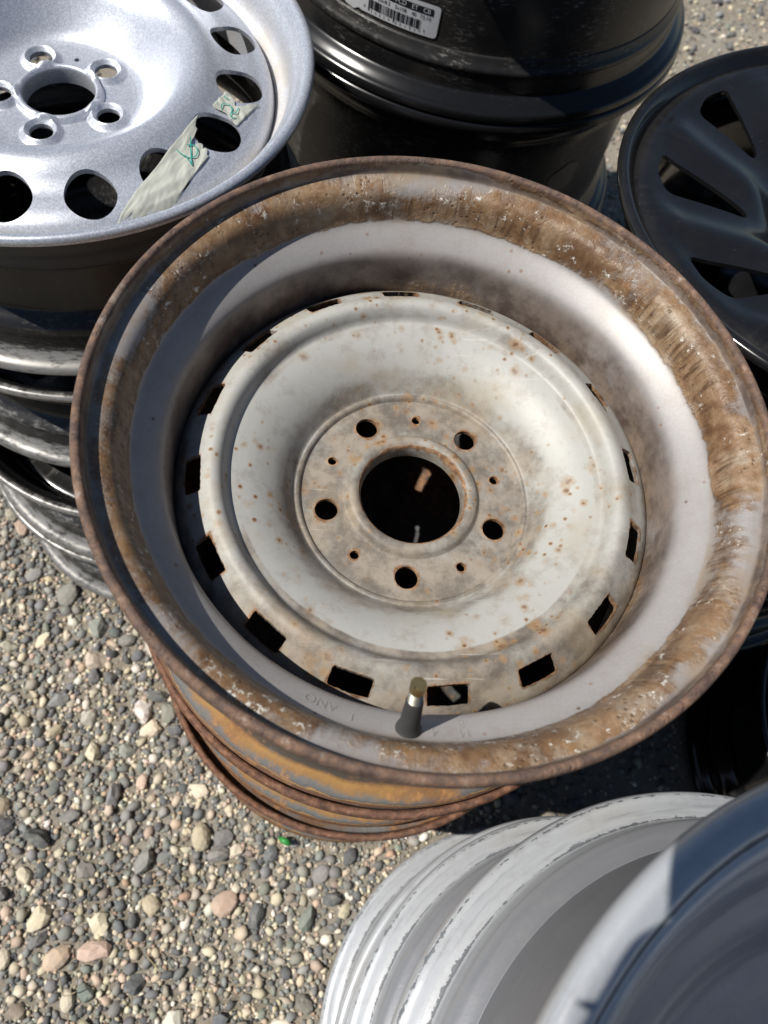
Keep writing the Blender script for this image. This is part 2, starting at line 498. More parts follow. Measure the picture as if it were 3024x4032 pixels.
def set_attr(me, name, vals):
    a = me.attributes.get(name) or me.attributes.new(name, 'FLOAT', 'POINT')
    a.data.foreach_set('value', np.asarray(vals, dtype=np.float32))


def catmull(P, k):
    P = np.asarray(P, float)
    out = []
    n = len(P)
    for i in range(n - 1):
        p0, p1, p2, p3 = P[max(i - 1, 0)], P[i], P[i + 1], P[min(i + 2, n - 1)]
        for j in range(k):
            t = j / k
            q = 0.5 * ((2 * p1) + (-p0 + p2) * t + (2 * p0 - 5 * p1 + 4 * p2 - p3) * t * t + (-p0 + 3 * p1 - 3 * p2 + p3) * t ** 3)
            lin = p1 + (p2 - p1) * t
            out.append(np.r_[q[:2], lin[2:]])
    out.append(P[-1])
    return np.array(out)


def shell_loop(center, th, k=4):
    """centre line (r, z, attrs...) thickened into a closed loop with rounded ends"""
    c = catmull(center, k)
    d = np.gradient(c[:, :2], axis=0)
    d /= np.linalg.norm(d, axis=1)[:, None] + 1e-12
    nrm = np.c_[-d[:, 1], d[:, 0]]
    h = th / 2
    one, zero = np.ones(len(c)), np.zeros(len(c))
    A = np.c_[c[:, :2] + nrm * h, c[:, 2:], one]
    B = np.c_[c[:, :2] - nrm * h, c[:, 2:], zero]
    cap0 = np.r_[c[0, :2] - d[0] * h * 0.9, c[0, 2:], 0.5]
    cap1 = np.r_[c[-1, :2] + d[-1] * h * 0.9, c[-1, 2:], 0.5]
    return np.vstack([A, cap1, B[::-1], cap0])


def lathe(loop, seg, attrs=('rust', 'dirt', 'edge', 'outer'), zfun=None, open_loop=False):
    L = len(loop)
    th = np.arange(seg) * 2 * math.pi / seg
    r, z = loop[:, 0], loop[:, 1]
    X = np.cos(th)[:, None] * r[None]
    Y = np.sin(th)[:, None] * r[None]
    Z = np.repeat(z[None], seg, 0)
    if zfun is not None:
        Z = Z + zfun(np.repeat(r[None], seg, 0), np.repeat(th[:, None], L, 1))
    V = np.stack([X, Y, Z], -1).reshape(-1, 3)
    i = np.arange(seg)[:, None]
    j = np.arange(L)[None]
    a = i * L + j
    b = ((i + 1) % seg) * L + j
    c = ((i + 1) % seg) * L + (j + 1) % L
    d = i * L + (j + 1) % L
    F = np.stack([a, b, c, d], -1).reshape(-1, 4)
    me = bpy.data.meshes.new('lathe')
    me.vertices.add(len(V))
    me.vertices.foreach_set('co', V.ravel())
    me.loops.add(F.size)
    me.loops.foreach_set('vertex_index', F.ravel().astype(np.int32))
    me.polygons.add(len(F))
    me.polygons.foreach_set('loop_start', np.arange(0, F.size, 4, dtype=np.int32))
    me.update(calc_edges=True)
    me.validate()
    # outward normals
    bm = bmesh.new()
    bm.from_mesh(me)
    bmesh.ops.recalc_face_normals(bm, faces=bm.faces)
    bm.to_mesh(me)
    bm.free()
    me.polygons.foreach_set('use_smooth', [True] * len(me.polygons))
    for q, nme in enumerate(attrs):
        if loop.shape[1] > 2 + q:
            set_attr(me, nme, np.tile(loop[:, 2 + q], seg))
    return me


def cut(me, cutters):
    """real openings: subtract prisms (verts, faces) from a mesh"""
    verts, faces = [], []
    for v, f in cutters:
        o = len(verts)
        verts += list(v)
        faces += [tuple(o + i for i in q) for q in f]
    cm = mesh(verts, faces, False)
    bm = bmesh.new()
    bm.from_mesh(cm)
    bmesh.ops.recalc_face_normals(bm, faces=bm.faces)
    bm.to_mesh(cm)
    bm.free()
    a = bpy.data.objects.new('tmp_a', me)
    b = bpy.data.objects.new('tmp_b', cm)
    COL.objects.link(a)
    COL.objects.link(b)
    md = a.modifiers.new('cut', 'BOOLEAN')
    md.operation = 'DIFFERENCE'
    md.object = b
    md.solver = 'EXACT'
    dg = bpy.context.evaluated_depsgraph_get()
    dg.update()
    res = bpy.data.meshes.new_from_object(a.evaluated_get(dg))
    bpy.data.objects.remove(a)
    bpy.data.objects.remove(b)
    res.materials.clear()
    res.polygons.foreach_set('use_smooth', [True] * len(res.polygons))
    res.set_sharp_from_angle(angle=R_(38))
    return res


def prism(pts, z0, z1):
    n = len(pts)
    v = [(x, y, z0) for x, y in pts] + [(x, y, z1) for x, y in pts]
    f = [tuple(range(n - 1, -1, -1)), tuple(range(n, 2 * n))]
    f += [(i, (i + 1) % n, n + (i + 1) % n, n + i) for i in range(n)]
    return v, f


def circle(cx, cy, r, n=28, jit=0.0):
    return [(cx + r * (1 + jit * random.uniform(-1, 1)) * math.cos(2 * math.pi * i / n),
             cy + r * (1 + jit * random.uniform(-1, 1)) * math.sin(2 * math.pi * i / n)) for i in range(n)]


def rounded(poly, rad, k=4):
    """round the corners of a polygon"""
    out = []
    n = len(poly)
    for i in range(n):
        p0, p1, p2 = (Vector(poly[(i - 1) % n]), Vector(poly[i]), Vector(poly[(i + 1) % n]))
        a, b = (p0 - p1), (p2 - p1)
        ra = min(rad, a.length * 0.45)
        rb = min(rad, b.length * 0.45)
        s, e = p1 + a.normalized() * ra, p1 + b.normalized() * rb
        for j in range(k + 1):
            t = j / k
            q = s * (1 - t) ** 2 + p1 * 2 * t * (1 - t) + e * t * t
            out.append((q.x, q.y))
    return out


def pol(r, deg):
    return r * math.cos(R_(deg)), r * math.sin(R_(deg))


def vert_polar(me):
    co = np.empty(len(me.vertices) * 3)
    me.vertices.foreach_get('co', co)
    co = co.reshape(-1, 3)
    return np.hypot(co[:, 0], co[:, 1]), np.degrees(np.arctan2(co[:, 1], co[:, 0])), co[:, 2]


def tube(path, rads, n=10, closed_ends=True):
    """tapered tube along a list of points"""
    P = [Vector(p) for p in path]
    V, F = [], []
    for i, p in enumerate(P):
        d = (P[min(i + 1, len(P) - 1)] - P[max(i - 1, 0)]).normalized()
        a = d.orthogonal().normalized() if i == 0 else (a - d * a.dot(d)).normalized()
        b = d.cross(a)
        for k in range(n):
            t = 2 * math.pi * k / n
            V.append(p + (a * math.cos(t) + b * math.sin(t)) * rads[i])
    for i in range(len(P) - 1):
        for k in range(n):
            F.append((i * n + k, i * n + (k + 1) % n, (i + 1) * n + (k + 1) % n, (i + 1) * n + k))
    if closed_ends:
        F.append(tuple(range(n - 1, -1, -1)))
        F.append(tuple((len(P) - 1) * n + k for k in range(n)))
    return V, F


# ------------------------------------------------------------------ ground
def ground_z(x, y):
    return 0.004 * np.sin(x * 5.1 + 1.3 * np.sin(y * 3.3)) * np.cos(y * 4.7) + 0.002 * np.sin(x * 17 + y * 11) - 0.003


ax = np.concatenate([-np.geomspace(400, 1.7, 14), np.linspace(-1.6, 3.0, 190), np.geomspace(3.1, 400, 14)])
gx, gy = np.meshgrid(ax, ax, indexing='ij')
fade = np.clip(1.5 - np.maximum(np.abs(gx), np.abs(gy)) / 4, 0, 1)
gz = ground_z(gx, gy) * fade
nA = len(ax)
gv = np.stack([gx, gy, gz], -1).reshape(-1, 3)
ii, jj = np.meshgrid(np.arange(nA - 1), np.arange(nA - 1), indexing='ij')
gf = np.stack([ii * nA + jj, (ii + 1) * nA + jj, (ii + 1) * nA + jj + 1, ii * nA + jj + 1], -1).reshape(-1, 4)
ground = link('ground', mesh(gv, gf), M['ground'])
ground['kind'] = 'structure'

# wheel stack footprints (x, y, radius) that no big stone may cross
FOOT = [(0.0806, 0.2297, 0.219), (-0.197, 0.508, 0.198), (0.174, 0.986, 0.272), (0.469, 0.458, 0.235),
        (0.2913, -0.2074, 0.240), (0.775, 0.120, 0.2185)]


def ico(sub):
    bm = bmesh.new()
    bmesh.ops.create_icosphere(bm, subdivisions=sub, radius=1)
    v = np.array([x.co[:] for x in bm.verts])
    f = np.array([[y.index for y in x.verts] for x in bm.faces])
    bm.free()
    return v, f


def stone_proto(sub, seed, angular):
    g = np.random.default_rng(seed)
    v, f = ico(sub)
    v = v / np.linalg.norm(v, axis=1)[:, None]
    k = 13 if angular else 16
    n = g.normal(size=(k, 3))
    n /= np.linalg.norm(n, axis=1)[:, None]
    dd = g.uniform(0.52, 0.84, k) if angular else g.uniform(0.75, 1.0, k)
    dots = v @ n.T
    with np.errstate(divide='ignore'):
        rad = np.where(dots > 1e-3, dd[None] / np.maximum(dots, 1e-3), 9).min(1)
    rad = np.minimum(rad, 1.0 if not angular else 1.08)
    if not angular:
        rad = 0.5 * rad + 0.5 * 0.9
    lump = np.zeros(len(v))
    for _ in range(7):
        w_ = g.normal(size=3) * g.uniform(2, 6)
        lump += g.uniform(0.006, 0.016) * np.sin(v @ w_ + g.uniform(0, 6))
    rad = rad + lump
    v = v * rad[:, None] * np.array([1, g.uniform(0.55, 0.95), g.uniform(0.38, 0.72)])
    return v, f


PAL = np.array([(0.074, 0.077, 0.077), (0.102, 0.105, 0.103), (0.142, 0.143, 0.136), (0.182, 0.176, 0.156), (0.142, 0.150, 0.130),
                (0.39, 0.345, 0.26), (0.33, 0.285, 0.205), (0.34, 0.265, 0.205), (0.29, 0.205, 0.145), (0.45, 0.42, 0.36),
                (0.25, 0.225, 0.182), (0.17, 0.138, 0.115)])
PW = np.array([0.13, 0.17, 0.16, 0.11, 0.06, 0.08, 0.07, 0.05, 0.02, 0.04, 0.09, 0.02])
PWS = np.array([0.11, 0.11, 0.10, 0.10, 0.05, 0.14, 0.12, 0.09, 0.05, 0.06, 0.06, 0.01])


def stone_cols(n, w):
    c = PAL[rng.choice(len(PAL), n, p=w / w.sum())]
    return np.clip(c * rng.uniform(0.85, 1.25, (n, 1)) * rng.uniform(0.96, 1.04, (n, 3)), 0, 0.9)


def clear_of_wheels(x, y, rad, margin=0.002):
    ok = np.ones(len(x), bool)
    for fx, fy, fr in FOOT:
        ok &= np.hypot(x - fx, y - fy) > fr + rad + margin
    return ok


def scatter(n, box, smin, smax, power):
    x = rng.uniform(box[0], box[1], n)
    y = rng.uniform(box[2], box[3], n)
    s = smin + (smax - smin) * rng.random(n) ** power
    return x, y, s


# large and medium stones, thinned so that they do not sink into each other
cand = [scatter(800, (-0.62, 0.30, -0.28, 0.75), 0.0105, 0.0200, 2.4), scatter(900, (-0.9, 1.9, 0.4, 2.4), 0.0115, 0.021, 2.0),
        scatter(500, (-1.2, 1.9, -1.0, 0.4), 0.0115, 0.021, 2.0),
        scatter(30000, (-0.62, 0.30, -0.28, 0.75), 0.0040, 0.0105, 1.5), scatter(13000, (-0.9, 1.9, 0.4, 2.4), 0.005, 0.0115, 1.4),
        scatter(10000, (-1.2, 1.9, -1.0, 0.4), 0.005, 0.0115, 1.4)]
bx = np.concatenate([c[0] for c in cand])
by = np.concatenate([c[1] for c in cand])
bs = np.concatenate([c[2] for c in cand])
o = np.argsort(-bs)
bx, by, bs = bx[o], by[o], bs[o]
ok = clear_of_wheels(bx, by, bs * 0.8)
cell = 0.03
grid, keep = {}, []
for i in np.nonzero(ok)[0]:
    cx, cy = int(bx[i] // cell), int(by[i] // cell)
    good = True
    for dx in (-1, 0, 1):
        for dy in (-1, 0, 1):
            for j in grid.get((cx + dx, cy + dy), ()):
                if (bx[i] - bx[j]) ** 2 + (by[i] - by[j]) ** 2 < (0.62 * (bs[i] + bs[j])) ** 2:
                    good = False
                    break
            if not good:
                break
        if not good:
            break
    if good:
        grid.setdefault((cx, cy), []).append(i)
        keep.append(i)
keep = np.array(keep)
bx, by, bs = bx[keep], by[keep], bs[keep]


def visible_ground(x, y):
    p = np.stack([x, y, np.zeros_like(x)], -1) - np.array([0, 0, CAM_H])
    cx = p @ np.array(right)
    cy = p @ np.array(upv)
    cz = -(p @ np.array(back))
    return (np.abs(cx / cz) < 0.53) & (np.abs(cy / cz) < 0.70)


vis = visible_ground(bx, by)
order = np.argsort(-(bs * vis))
single = set(order[:300].tolist())
protos_big = [stone_proto(2, 100 + i, i % 6 != 0) for i in range(24)]
protos_mid = [stone_proto(1, 200 + i, i % 7 != 0) for i in range(30)]
protos_small = [stone_proto(1, 300 + i, True) for i in range(12)]
GV, GF, GC = [], [], []
voff = 0


def rot_for(n):
    yaw = rng.uniform(0, 2 * math.pi, n)
    tx = rng.normal(0, 0.22, n)
    ty = rng.normal(0, 0.22, n)
    return yaw, tx, ty


def emit(x, y, s, z, cols, protos):
    global voff
    n = len(x)
    which = rng.integers(0, len(protos), n)
    yaw, tx, ty = rot_for(n)
    for q, (pv, pf) in enumerate(protos):
        idx = np.nonzero(which == q)[0]
        if not len(idx):
            continue
        V = pv[None] * s[idx][:, None, None]
        V = V.copy()
        V[..., 2] += V[..., 0] * tx[idx][:, None] + V[..., 1] * ty[idx][:, None]
        c, sn = np.cos(yaw[idx])[:, None], np.sin(yaw[idx])[:, None]
        X = V[..., 0] * c - V[..., 1] * sn + x[idx][:, None]
        Y = V[..., 0] * sn + V[..., 1] * c + y[idx][:, None]
        Z = V[..., 2] + z[idx][:, None]
        GV.append(np.stack([X, Y, Z], -1).reshape(-1, 3))
        GC.append(np.repeat(cols[idx], len(pv), 0))
        off = voff + np.arange(len(idx))[:, None, None] * len(pv)
        GF.append((pf[None] + off).reshape(-1, 3))
        voff += len(idx) * len(pv)


cols_b = stone_cols(len(bx), PW)
mask = np.array([i not in single for i in range(len(bx))])
bz = ground_z(bx, by) + bs * rng.uniform(0.02, 0.30, len(bx))
emit(bx[mask], by[mask], bs[mask], bz[mask], cols_b[mask], protos_mid)
for n, box, a, b in ((34000, (-0.60, 0.30, -0.26, 0.72), 0.0016, 0.0062), (26000, (-0.9, 1.9, 0.4, 2.4), 0.0025, 0.0068),
                     (16000, (-1.2, 1.9, -1.0, 0.4), 0.0025, 0.0068), (900, (-0.13, 0.29, 0.02, 0.44), 0.003, 0.006)):
    x, y, s = scatter(n, box, a, b, 1.7)
    k = clear_of_wheels(x, y, s * 0.4, -0.002) | (n == 900) & (np.hypot(x - 0.0806, y - 0.2297) < 0.18)
    x, y, s = x[k], y[k], s[k]
    emit(x, y, s, ground_z(x, y) + s * rng.uniform(0.0, 0.55, len(x)), stone_cols(len(x), PWS), protos_small)
V = np.concatenate(GV)
F = np.concatenate(GF)
C = np.concatenate(GC)
gm = bpy.data.meshes.new('gravel')
gm.vertices.add(len(V))
gm.vertices.foreach_set('co', V.ravel())
gm.loops.add(F.size)
gm.loops.foreach_set('vertex_index', F.ravel().astype(np.int32))
gm.polygons.add(len(F))
gm.polygons.foreach_set('loop_start', np.arange(0, F.size, 3, dtype=np.int32))
gm.update(calc_edges=True)
ca = gm.attributes.new('Col', 'FLOAT_COLOR', 'POINT')
ca.data.foreach_set('color', np.c_[C, np.ones(len(C))].astype(np.float32).ravel())
gravel = link('gravel', gm, M['gravel'])
gravel['kind'] = 'stuff'
gravel['label'] = 'loose grey and cream gravel covering the yard'
gravel['category'] = 'gravel'

stone_meshes = []
for v, f in protos_big:
    me = mesh(v, f, False)
    me.materials.append(M['pebble'])
    stone_meshes.append(me)
for i in sorted(single):
    so = bpy.data.objects.new('stone', stone_meshes[random.randrange(len(stone_meshes))])
    COL.objects.link(so)
    so.parent = ground
    so.location = (bx[i], by[i], bz[i] + 0.001)
    so.rotation_euler = (random.gauss(0, 0.2), random.gauss(0, 0.2), random.uniform(0, 6.28))
    so.scale = (bs[i],) * 3
    so.color = (*cols_b[i], 1)


# ------------------------------------------------------------------ wheel profiles (centre line: r, z, rust, dirt, edge)
def depth_profile(P, H):
    return np.array([(p[0], H - p[1], *(p[2:] if len(p) > 2 else (0, 0, 0))) for p in P], float)


RIM_A = [  # the rusty dish: depth below the lip
    (0.2097, 0.0085, 1, 0.2, 1), (0.2098, 0.0040, 1, 0.2, 1), (0.2091, 0.0015, 1, 0.2, 1), (0.2078, 0.0009, 1, 0.2, 1), (0.2066, 0.0017, 1, 0.2, 1),
    (0.2060, 0.0045, 0.5, 0.9, 0.2), (0.2056, 0.0080, 0.15, 1.0, 0), (0.2046, 0.0108, 0.34, 0.9, 0), (0.2020, 0.0122, 0.54, 0.4, 0), (0.1985, 0.0132, 0.60, 0.2, 0),  # groove dirt also paints in the shadow of the lip
    (0.1952, 0.0149, 0.68, 0.15, 0), (0.1926, 0.0177, 0.72, 0.15, 0), (0.1906, 0.0220, 0.80, 0.2, 0), (0.1890, 0.0285, 0.86, 0.3, 0), (0.1875, 0.0350, 0.66, 0.2, 0),
    (0.1853, 0.0388, 0.10, 0.1, 0), (0.1790, 0.0440, 0.0, 0.0, 0), (0.1732, 0.0493, 0.0, 0.05, 0), (0.1702, 0.0535, 0.0, 0.45, 0),
    (0.1690, 0.0600, 0.06, 0.85, 0), (0.1684, 0.0750, 0.12, 1.0, 0), (0.1680, 0.1000, 0.3, 1, 0), (0.1678, 0.1320, 0.6, 0.8, 0),  # wall dirt, also darkening the trough where shade falls
    (0.1695, 0.1410, 0.7, 0.6, 0), (0.1840, 0.1525, 0.8, 0.5, 0), (0.1885, 0.1600, 0.8, 0.5, 0), (0.1895, 0.1900, 0.9, 0.5, 0),
    (0.1925, 0.1985, 0.9, 0.5, 0), (0.1990, 0.2050, 1, 0.5, 0), (0.2060, 0.2090, 1, 0.5, 0.1), (0.2088, 0.2140, 1, 0.5, 0.6)]
H_A = 0.2155
DISC_A = [
    (0.1658, 0.1180), (0.1658, 0.0990), (0.1650, 0.0925), (0.1625, 0.0880), (0.1580, 0.0838), (0.1530, 0.0802), (0.1488, 0.0772),
    (0.1455, 0.0748), (0.1425, 0.0732), (0.1398, 0.0728), (0.1372, 0.0740), (0.1350, 0.0770), (0.1330, 0.0812), (0.1305, 0.0838),
    (0.1265, 0.0850), (0.1180, 0.0878), (0.1100, 0.0920), (0.1020, 0.0980), (0.0960, 0.1045), (0.0912, 0.1115), (0.0885, 0.1152), (0.0864, 0.1166),
    (0.0844, 0.1166), (0.0830, 0.1185), (0.0812, 0.1200), (0.0700, 0.1200), (0.0520, 0.1196), (0.0486, 0.1180), (0.0462, 0.1150),
    (0.0435, 0.1142), (0.0412, 0.1155), (0.0398, 0.1190), (0.0395, 0.1270)]


def make_dish_disc():
    loop = shell_loop(depth_profile(DISC_A, H_A), 0.0034, 4)
    me = lathe(loop[:, :2], 240, attrs=())
    cuts = []
    z0, z1 = H_A - 0.14, H_A - 0.05
    for k in range(16):
        a = 95.0 - 22.5 * k
        hw = 5.1
        q = [pol(0.1484, a - hw), pol(0.1588, a - hw * 0.95), pol(0.1590, a), pol(0.1588, a + hw * 0.95), pol(0.1484, a + hw)]
        q = rounded(q, 0.0017)
        q2 = []
        for i_ in range(len(q)):
            p_, n_ = q[i_], q[(i_ + 1) % len(q)]
            m_ = max(1, int(math.dist(p_, n_) / 0.0016))
            for t_ in range(m_):
                q2.append((p_[0] + (n_[0] - p_[0]) * t_ / m_ + random.gauss(0, 0.00013), p_[1] + (n_[1] - p_[1]) * t_ / m_ + random.gauss(0, 0.00013)))
        cuts.append(prism(q2, z0, z1))
    bolt_angles = [122.0, 50.0, -22.0, -94.5, -166.5]
    small_angles = [86.5, 14.6, -58.0, -130.5, 157.5]
    for a in bolt_angles:
        cuts.append(prism(circle(*pol(0.0645, a), 0.0083, 26), z0, z1))
    for a in small_angles:
        cuts.append(prism(circle(*pol(0.0645, a), 0.0033, 16), z0, z1))
    me = cut(me, cuts)
    r, th, z = vert_polar(me)
    slot_a = np.abs((th - 95.0 + 11.25) % 22.5 - 11.25) * R_(1) * r
    dslot = np.hypot(np.maximum(slot_a - 0.0135, 0), np.maximum(np.abs(r - 0.1536) - 0.0053, 0))
    x, y = r * np.cos(np.radians(th)), r * np.sin(np.radians(th))
    dh = np.full(len(r), 9.0)
    for a in bolt_angles:
        px, py = pol(0.0645, a)
        dh = np.minimum(dh, np.maximum(np.hypot(x - px, y - py) - 0.0083, 0))
    for a in small_angles:
        px, py = pol(0.0645, a)
        dh = np.minimum(dh, np.maximum(np.hypot(x - px, y - py) - 0.0033, 0) * 1.3)
    rust = np.maximum(np.exp(-dslot / 0.0030) * 0.68, np.exp(-dh / 0.0042) * 0.78)
    rust = np.maximum(rust, np.exp(-np.abs(r - 0.0395) / 0.002) * 0.9)
    rust = np.maximum(rust, np.clip((0.1633 - r) / 0.001, 0, 1) * 0)
    set_attr(me, 'rust', rust)
    near = np.clip((-y - 0.02) / 0.13, 0, 1)            # grime that has settled on the valve side
    dirt = 0.24 + 0.62 * np.exp(-((r - 0.088) / 0.014) ** 2) + np.where(r < 0.085, 0.62, 0) + np.where(r > 0.126, 0.30 + 0.42 * near, 0)
    dirt += 0.35 * np.exp(-((r - 0.1630) / 0.003) ** 2) + 0.75 * np.exp(-dh / 0.007) + 0.2 * near * (r > 0.09)
    set_attr(me, 'dirt', np.clip(dirt, 0, 1))
    return me


def stamp_text(body, size):
    cu = bpy.data.curves.new('t', 'FONT')
    cu.body = body
    cu.size = size
    cu.align_x = 'CENTER'
    cu.align_y = 'CENTER'
    cu.resolution_u = 3
    ob = bpy.data.objects.new('t', cu)
    COL.objects.link(ob)
    dg = bpy.context.evaluated_depsgraph_get()
    dg.update()
    me = bpy.data.meshes.new_from_object(ob.evaluated_get(dg))
    v = [tuple(p.co) for p in me.vertices]
    f = [tuple(p.vertices) for p in me.polygons]
    bpy.data.objects.remove(ob)
    bpy.data.meshes.remove(me)
    return v, f


# ---------------------------------------------------------------- middle stack
rim_a = lathe(shell_loop(depth_profile(RIM_A, H_A), 0.0026, 4), 256)
disc_a = make_dish_disc()
MX, MY, ML = 0.0815, 0.2386, CAM_H - 0.3654
base_top = ML - H_A
w = thing('steel_wheel', 'rusty off-white steel wheel with brass valve stem, topmost in the middle stack', 'wheel', (MX, MY, base_top), 'rusty steel wheels in the middle stack')
link('rim', rim_a, M['rim'], w)
link('disc', disc_a, M['disc'], w)
# valve stem on the ledge of the dish
bpt = Vector((-0.0172, -0.1790, H_A - 0.0435))
tip = Vector((-0.0185, -0.1632, H_A + 0.0010))
ax_ = (tip - bpt).normalized()
Lv = (tip - bpt).length
v, f = tube([bpt - ax_ * 0.004, bpt, bpt + ax_ * 0.003, bpt + ax_ * 0.006, bpt + ax_ * 0.010, bpt + ax_ * Lv * 0.66, bpt + ax_ * Lv * 0.69],
            [0.0076, 0.0076, 0.0072, 0.0062, 0.0056, 0.0047, 0.0043], 24)
stem = link('valve_stem', mesh(v, f), M['rubber'], w)
stem.data.set_sharp_from_angle(angle=R_(40))
path, rad = [], []
t0 = Lv * 0.68
k = 0
while t0 < Lv * 0.99:
    path.append(bpt + ax_ * t0)
    rad.append(0.0040 if k % 2 else 0.0035)
    t0 += 0.00045
    k += 1
v, f = tube(path, rad, 20)
link('threaded_tip', mesh(v, f), M['thread'], stem).data.set_sharp_from_angle(angle=R_(35))
ring = [bpt + ax_ * (Lv * 0.88), bpt + ax_ * (Lv * 0.885), bpt + ax_ * (Lv + 0.0004), bpt + ax_ * (Lv + 0.0006), bpt + ax_ * (Lv - 0.009)]
v, f = tube(ring, [0.0036, 0.0042, 0.0042, 0.0030, 0.0022], 20)
link('brass_mouth', mesh(v, f), M['brass'], stem).data.set_sharp_from_angle(angle=R_(35))


def place_on_ring(body, size, rad0, ang, H, thick, flip=True, slope=0.55):
    """raised stamped characters lying on the sloping ledge, feet towards the rim"""
    vv, ff = stamp_text(body, size)
    out = []
    top = []
    for x, y, _ in vv:
        s = -1 if flip else 1
        rr = rad0 + s * y * 0.86 * -1
        a = R_(ang) + (x * (-1 if flip else 1)) / rad0 * -1 * (-1 if flip else 1)
        d = np.interp(rr, [0.1702, 0.1732, 0.1790, 0.1853, 0.1875, 0.1890, 0.1906, 0.1952], [0.0535, 0.0493, 0.0440, 0.0388, 0.0350, 0.0285, 0.0220, 0.0149])
        out.append((rr * math.cos(a), rr * math.sin(a), H - d + 0.0016 + thick))
        top.append((rr * math.cos(a), rr * math.sin(a), H - d + 0.0010))
    n = len(vv)
    bm = bmesh.new()
    bv = [bm.verts.new(p) for p in out]
    for q in ff:
        try:
            bm.faces.new([bv[i] for i in q])
        except ValueError:
            pass
    r_ = bmesh.ops.extrude_face_region(bm, geom=bm.faces[:])
    for e_ in r_['geom']:
        if isinstance(e_, bmesh.types.BMVert):
            e_.co.z -= thick + 0.0008
    bmesh.ops.recalc_face_normals(bm, faces=bm.faces)
    me = bpy.data.meshes.new('stamp')
    bm.to_mesh(me)
    bm.free()
    for nme in ('rust', 'dirt', 'edge'):
        set_attr(me, nme, np.zeros(len(me.vertices)))
    return me


for body, size, r0, ang in (('ANO', 0.0085, 0.1770, -111.5), ('1', 0.0075, 0.1790, -105.5), ('4', 0.0085, 0.1795, -91.0), ('M', 0.0075, 0.1805, -85.8), ('8', 0.0085, 0.1745, -85.8)):
    link('stamped_mark', place_on_ring(body, size, r0, ang, H_A, 0.0006), M['rim'], w)

LOW = [(p[0], p[1], 1, 0.5, 1.0 if p[1] < 0.006 else (0.6 if p[1] > 0.212 else 0.0)) for p in RIM_A]
rim_low = lathe(shell_loop(depth_profile(LOW, H_A), 0.0034, 4), 192)
H2 = base_top - 0.2255
w2 = thing('steel_wheel', 'orange rusted steel wheel in the middle of the middle stack, under the dished one', 'wheel', (0.0810, 0.2326, base_top - H_A - 0.001), 'rusty steel wheels in the middle stack')
link('rim', rim_low, M['barrel'], w2)
disc_low = disc_a.copy()
disc_low.materials.clear()
link('disc', disc_low, M['barrel'], w2)
z3 = base_top - H_A - 0.001
w3 = thing('steel_wheel', 'dark rusted steel wheel at the bottom of the middle stack, resting on the gravel', 'wheel', (0.0806, 0.2297, 0.006), 'rusty steel wheels in the middle stack')
o3 = link('rim', rim_low, M['barrel'], w3)
o3.scale = (1.043, 1.043, (z3 - 0.007) / H_A)
d3 = link('disc', disc_low, None, w3)
d3.scale = (1.043, 1.043, (z3 - 0.007) / H_A)


# ---------------------------------------------------------------- steel rim generator
def steel_rim(R, H, dirt=0.5, seat=0.0185, drop=0.033):
    s = R - seat
    d = R - drop
    P = [(R - 0.0013, 0.0055, 0, dirt, 1), (R - 0.0011, 0.0028, 0, dirt, 1), (R - 0.0028, 0.0010, 0, dirt, 1), (R - 0.0060, 0.0014, 0, dirt * .7, .6),
         (R - 0.0090, 0.0050, 0, dirt * .4, .2), (R - 0.0125, 0.0105, 0, dirt * .3, 0), (R - 0.0165, 0.0155, 0, dirt * .3, 0), (s, 0.0225, 0, dirt * .4, 0),
         (s - 0.0006, 0.036, 0, dirt * .3, 0), (s - 0.0025, 0.040, 0, dirt * .5, 0), (d + 0.0035, 0.0450, 0, dirt * .3, 0), (d, 0.0530, 0, 0.1, 0),
         (d - 0.0005, 0.066, 0, 0.1, 0), (d - 0.0005, H - 0.064, 0, 0.1, 0), (d, H - 0.055, 0, 0.2, 0), (d + 0.004, H - 0.049, 0, dirt * .5, 0),
         (s - 0.002, H - 0.043, 0, dirt * .8, 0), (s, H - 0.039, 0, dirt * .7, 0), (s, H - 0.0225, 0, dirt * .6, 0), (R - 0.0155, H - 0.0150, 0, dirt, 0),
         (R - 0.0095, H - 0.0100, 0, dirt, .3), (R - 0.0035, H - 0.0070, 0, dirt, 1), (R - 0.0012, H - 0.0022, 0, dirt, 1)]
    return depth_profile(P, H)


# ---------------------------------------------------------------- left stack: silver wheel on three black ones
H_S = 0.166
SX, SY, SZ = -0.2298, 0.6087, CAM_H - 0.4194 - H_S
RIM_S = [(0.2207, 0.0055, 0, 0, 1), (0.2209, 0.0028, 0, 0, 1), (0.2192, 0.0010, 0, 0, .8), (0.2160, 0.0016, 0, 0, .2), (0.2128, 0.0052, 0, 0, 0),
         (0.2095, 0.0105, 0, 0.1, 0), (0.2058, 0.0150, 0, 0.2, 0), (0.2035, 0.0215, 0, 0.35, 0), (0.2022, 0.0320, 0, 0.6, 0), (0.1990, 0.0390, 0, 0.9, 0),
         (0.1935, 0.0440, 0, 1, 0), (0.1900, 0.0510, 0, 1, 0), (0.1893, 0.0620, 0, 1, 0)]
RIM_SB = [(0.1893, 0.0620, 0, .1, 0), (0.1890, 0.080, 0, .1, 0), (0.1890, 0.108, 0, .1, 0), (0.1905, 0.1150, 0, 0.2, 0), (0.1995, 0.1220, 0, 0.3, 0),
          (0.2025, 0.1280, 0, .3, 0), (0.2028, 0.1440, 0, .5, 0), (0.2060, 0.1510, 0, .9, 0), (0.2120, 0.1565, 0, 1, 0), (0.2180, 0.1595, 0, 1, 0), (0.2200, 0.1640, 0, 1, 0)]
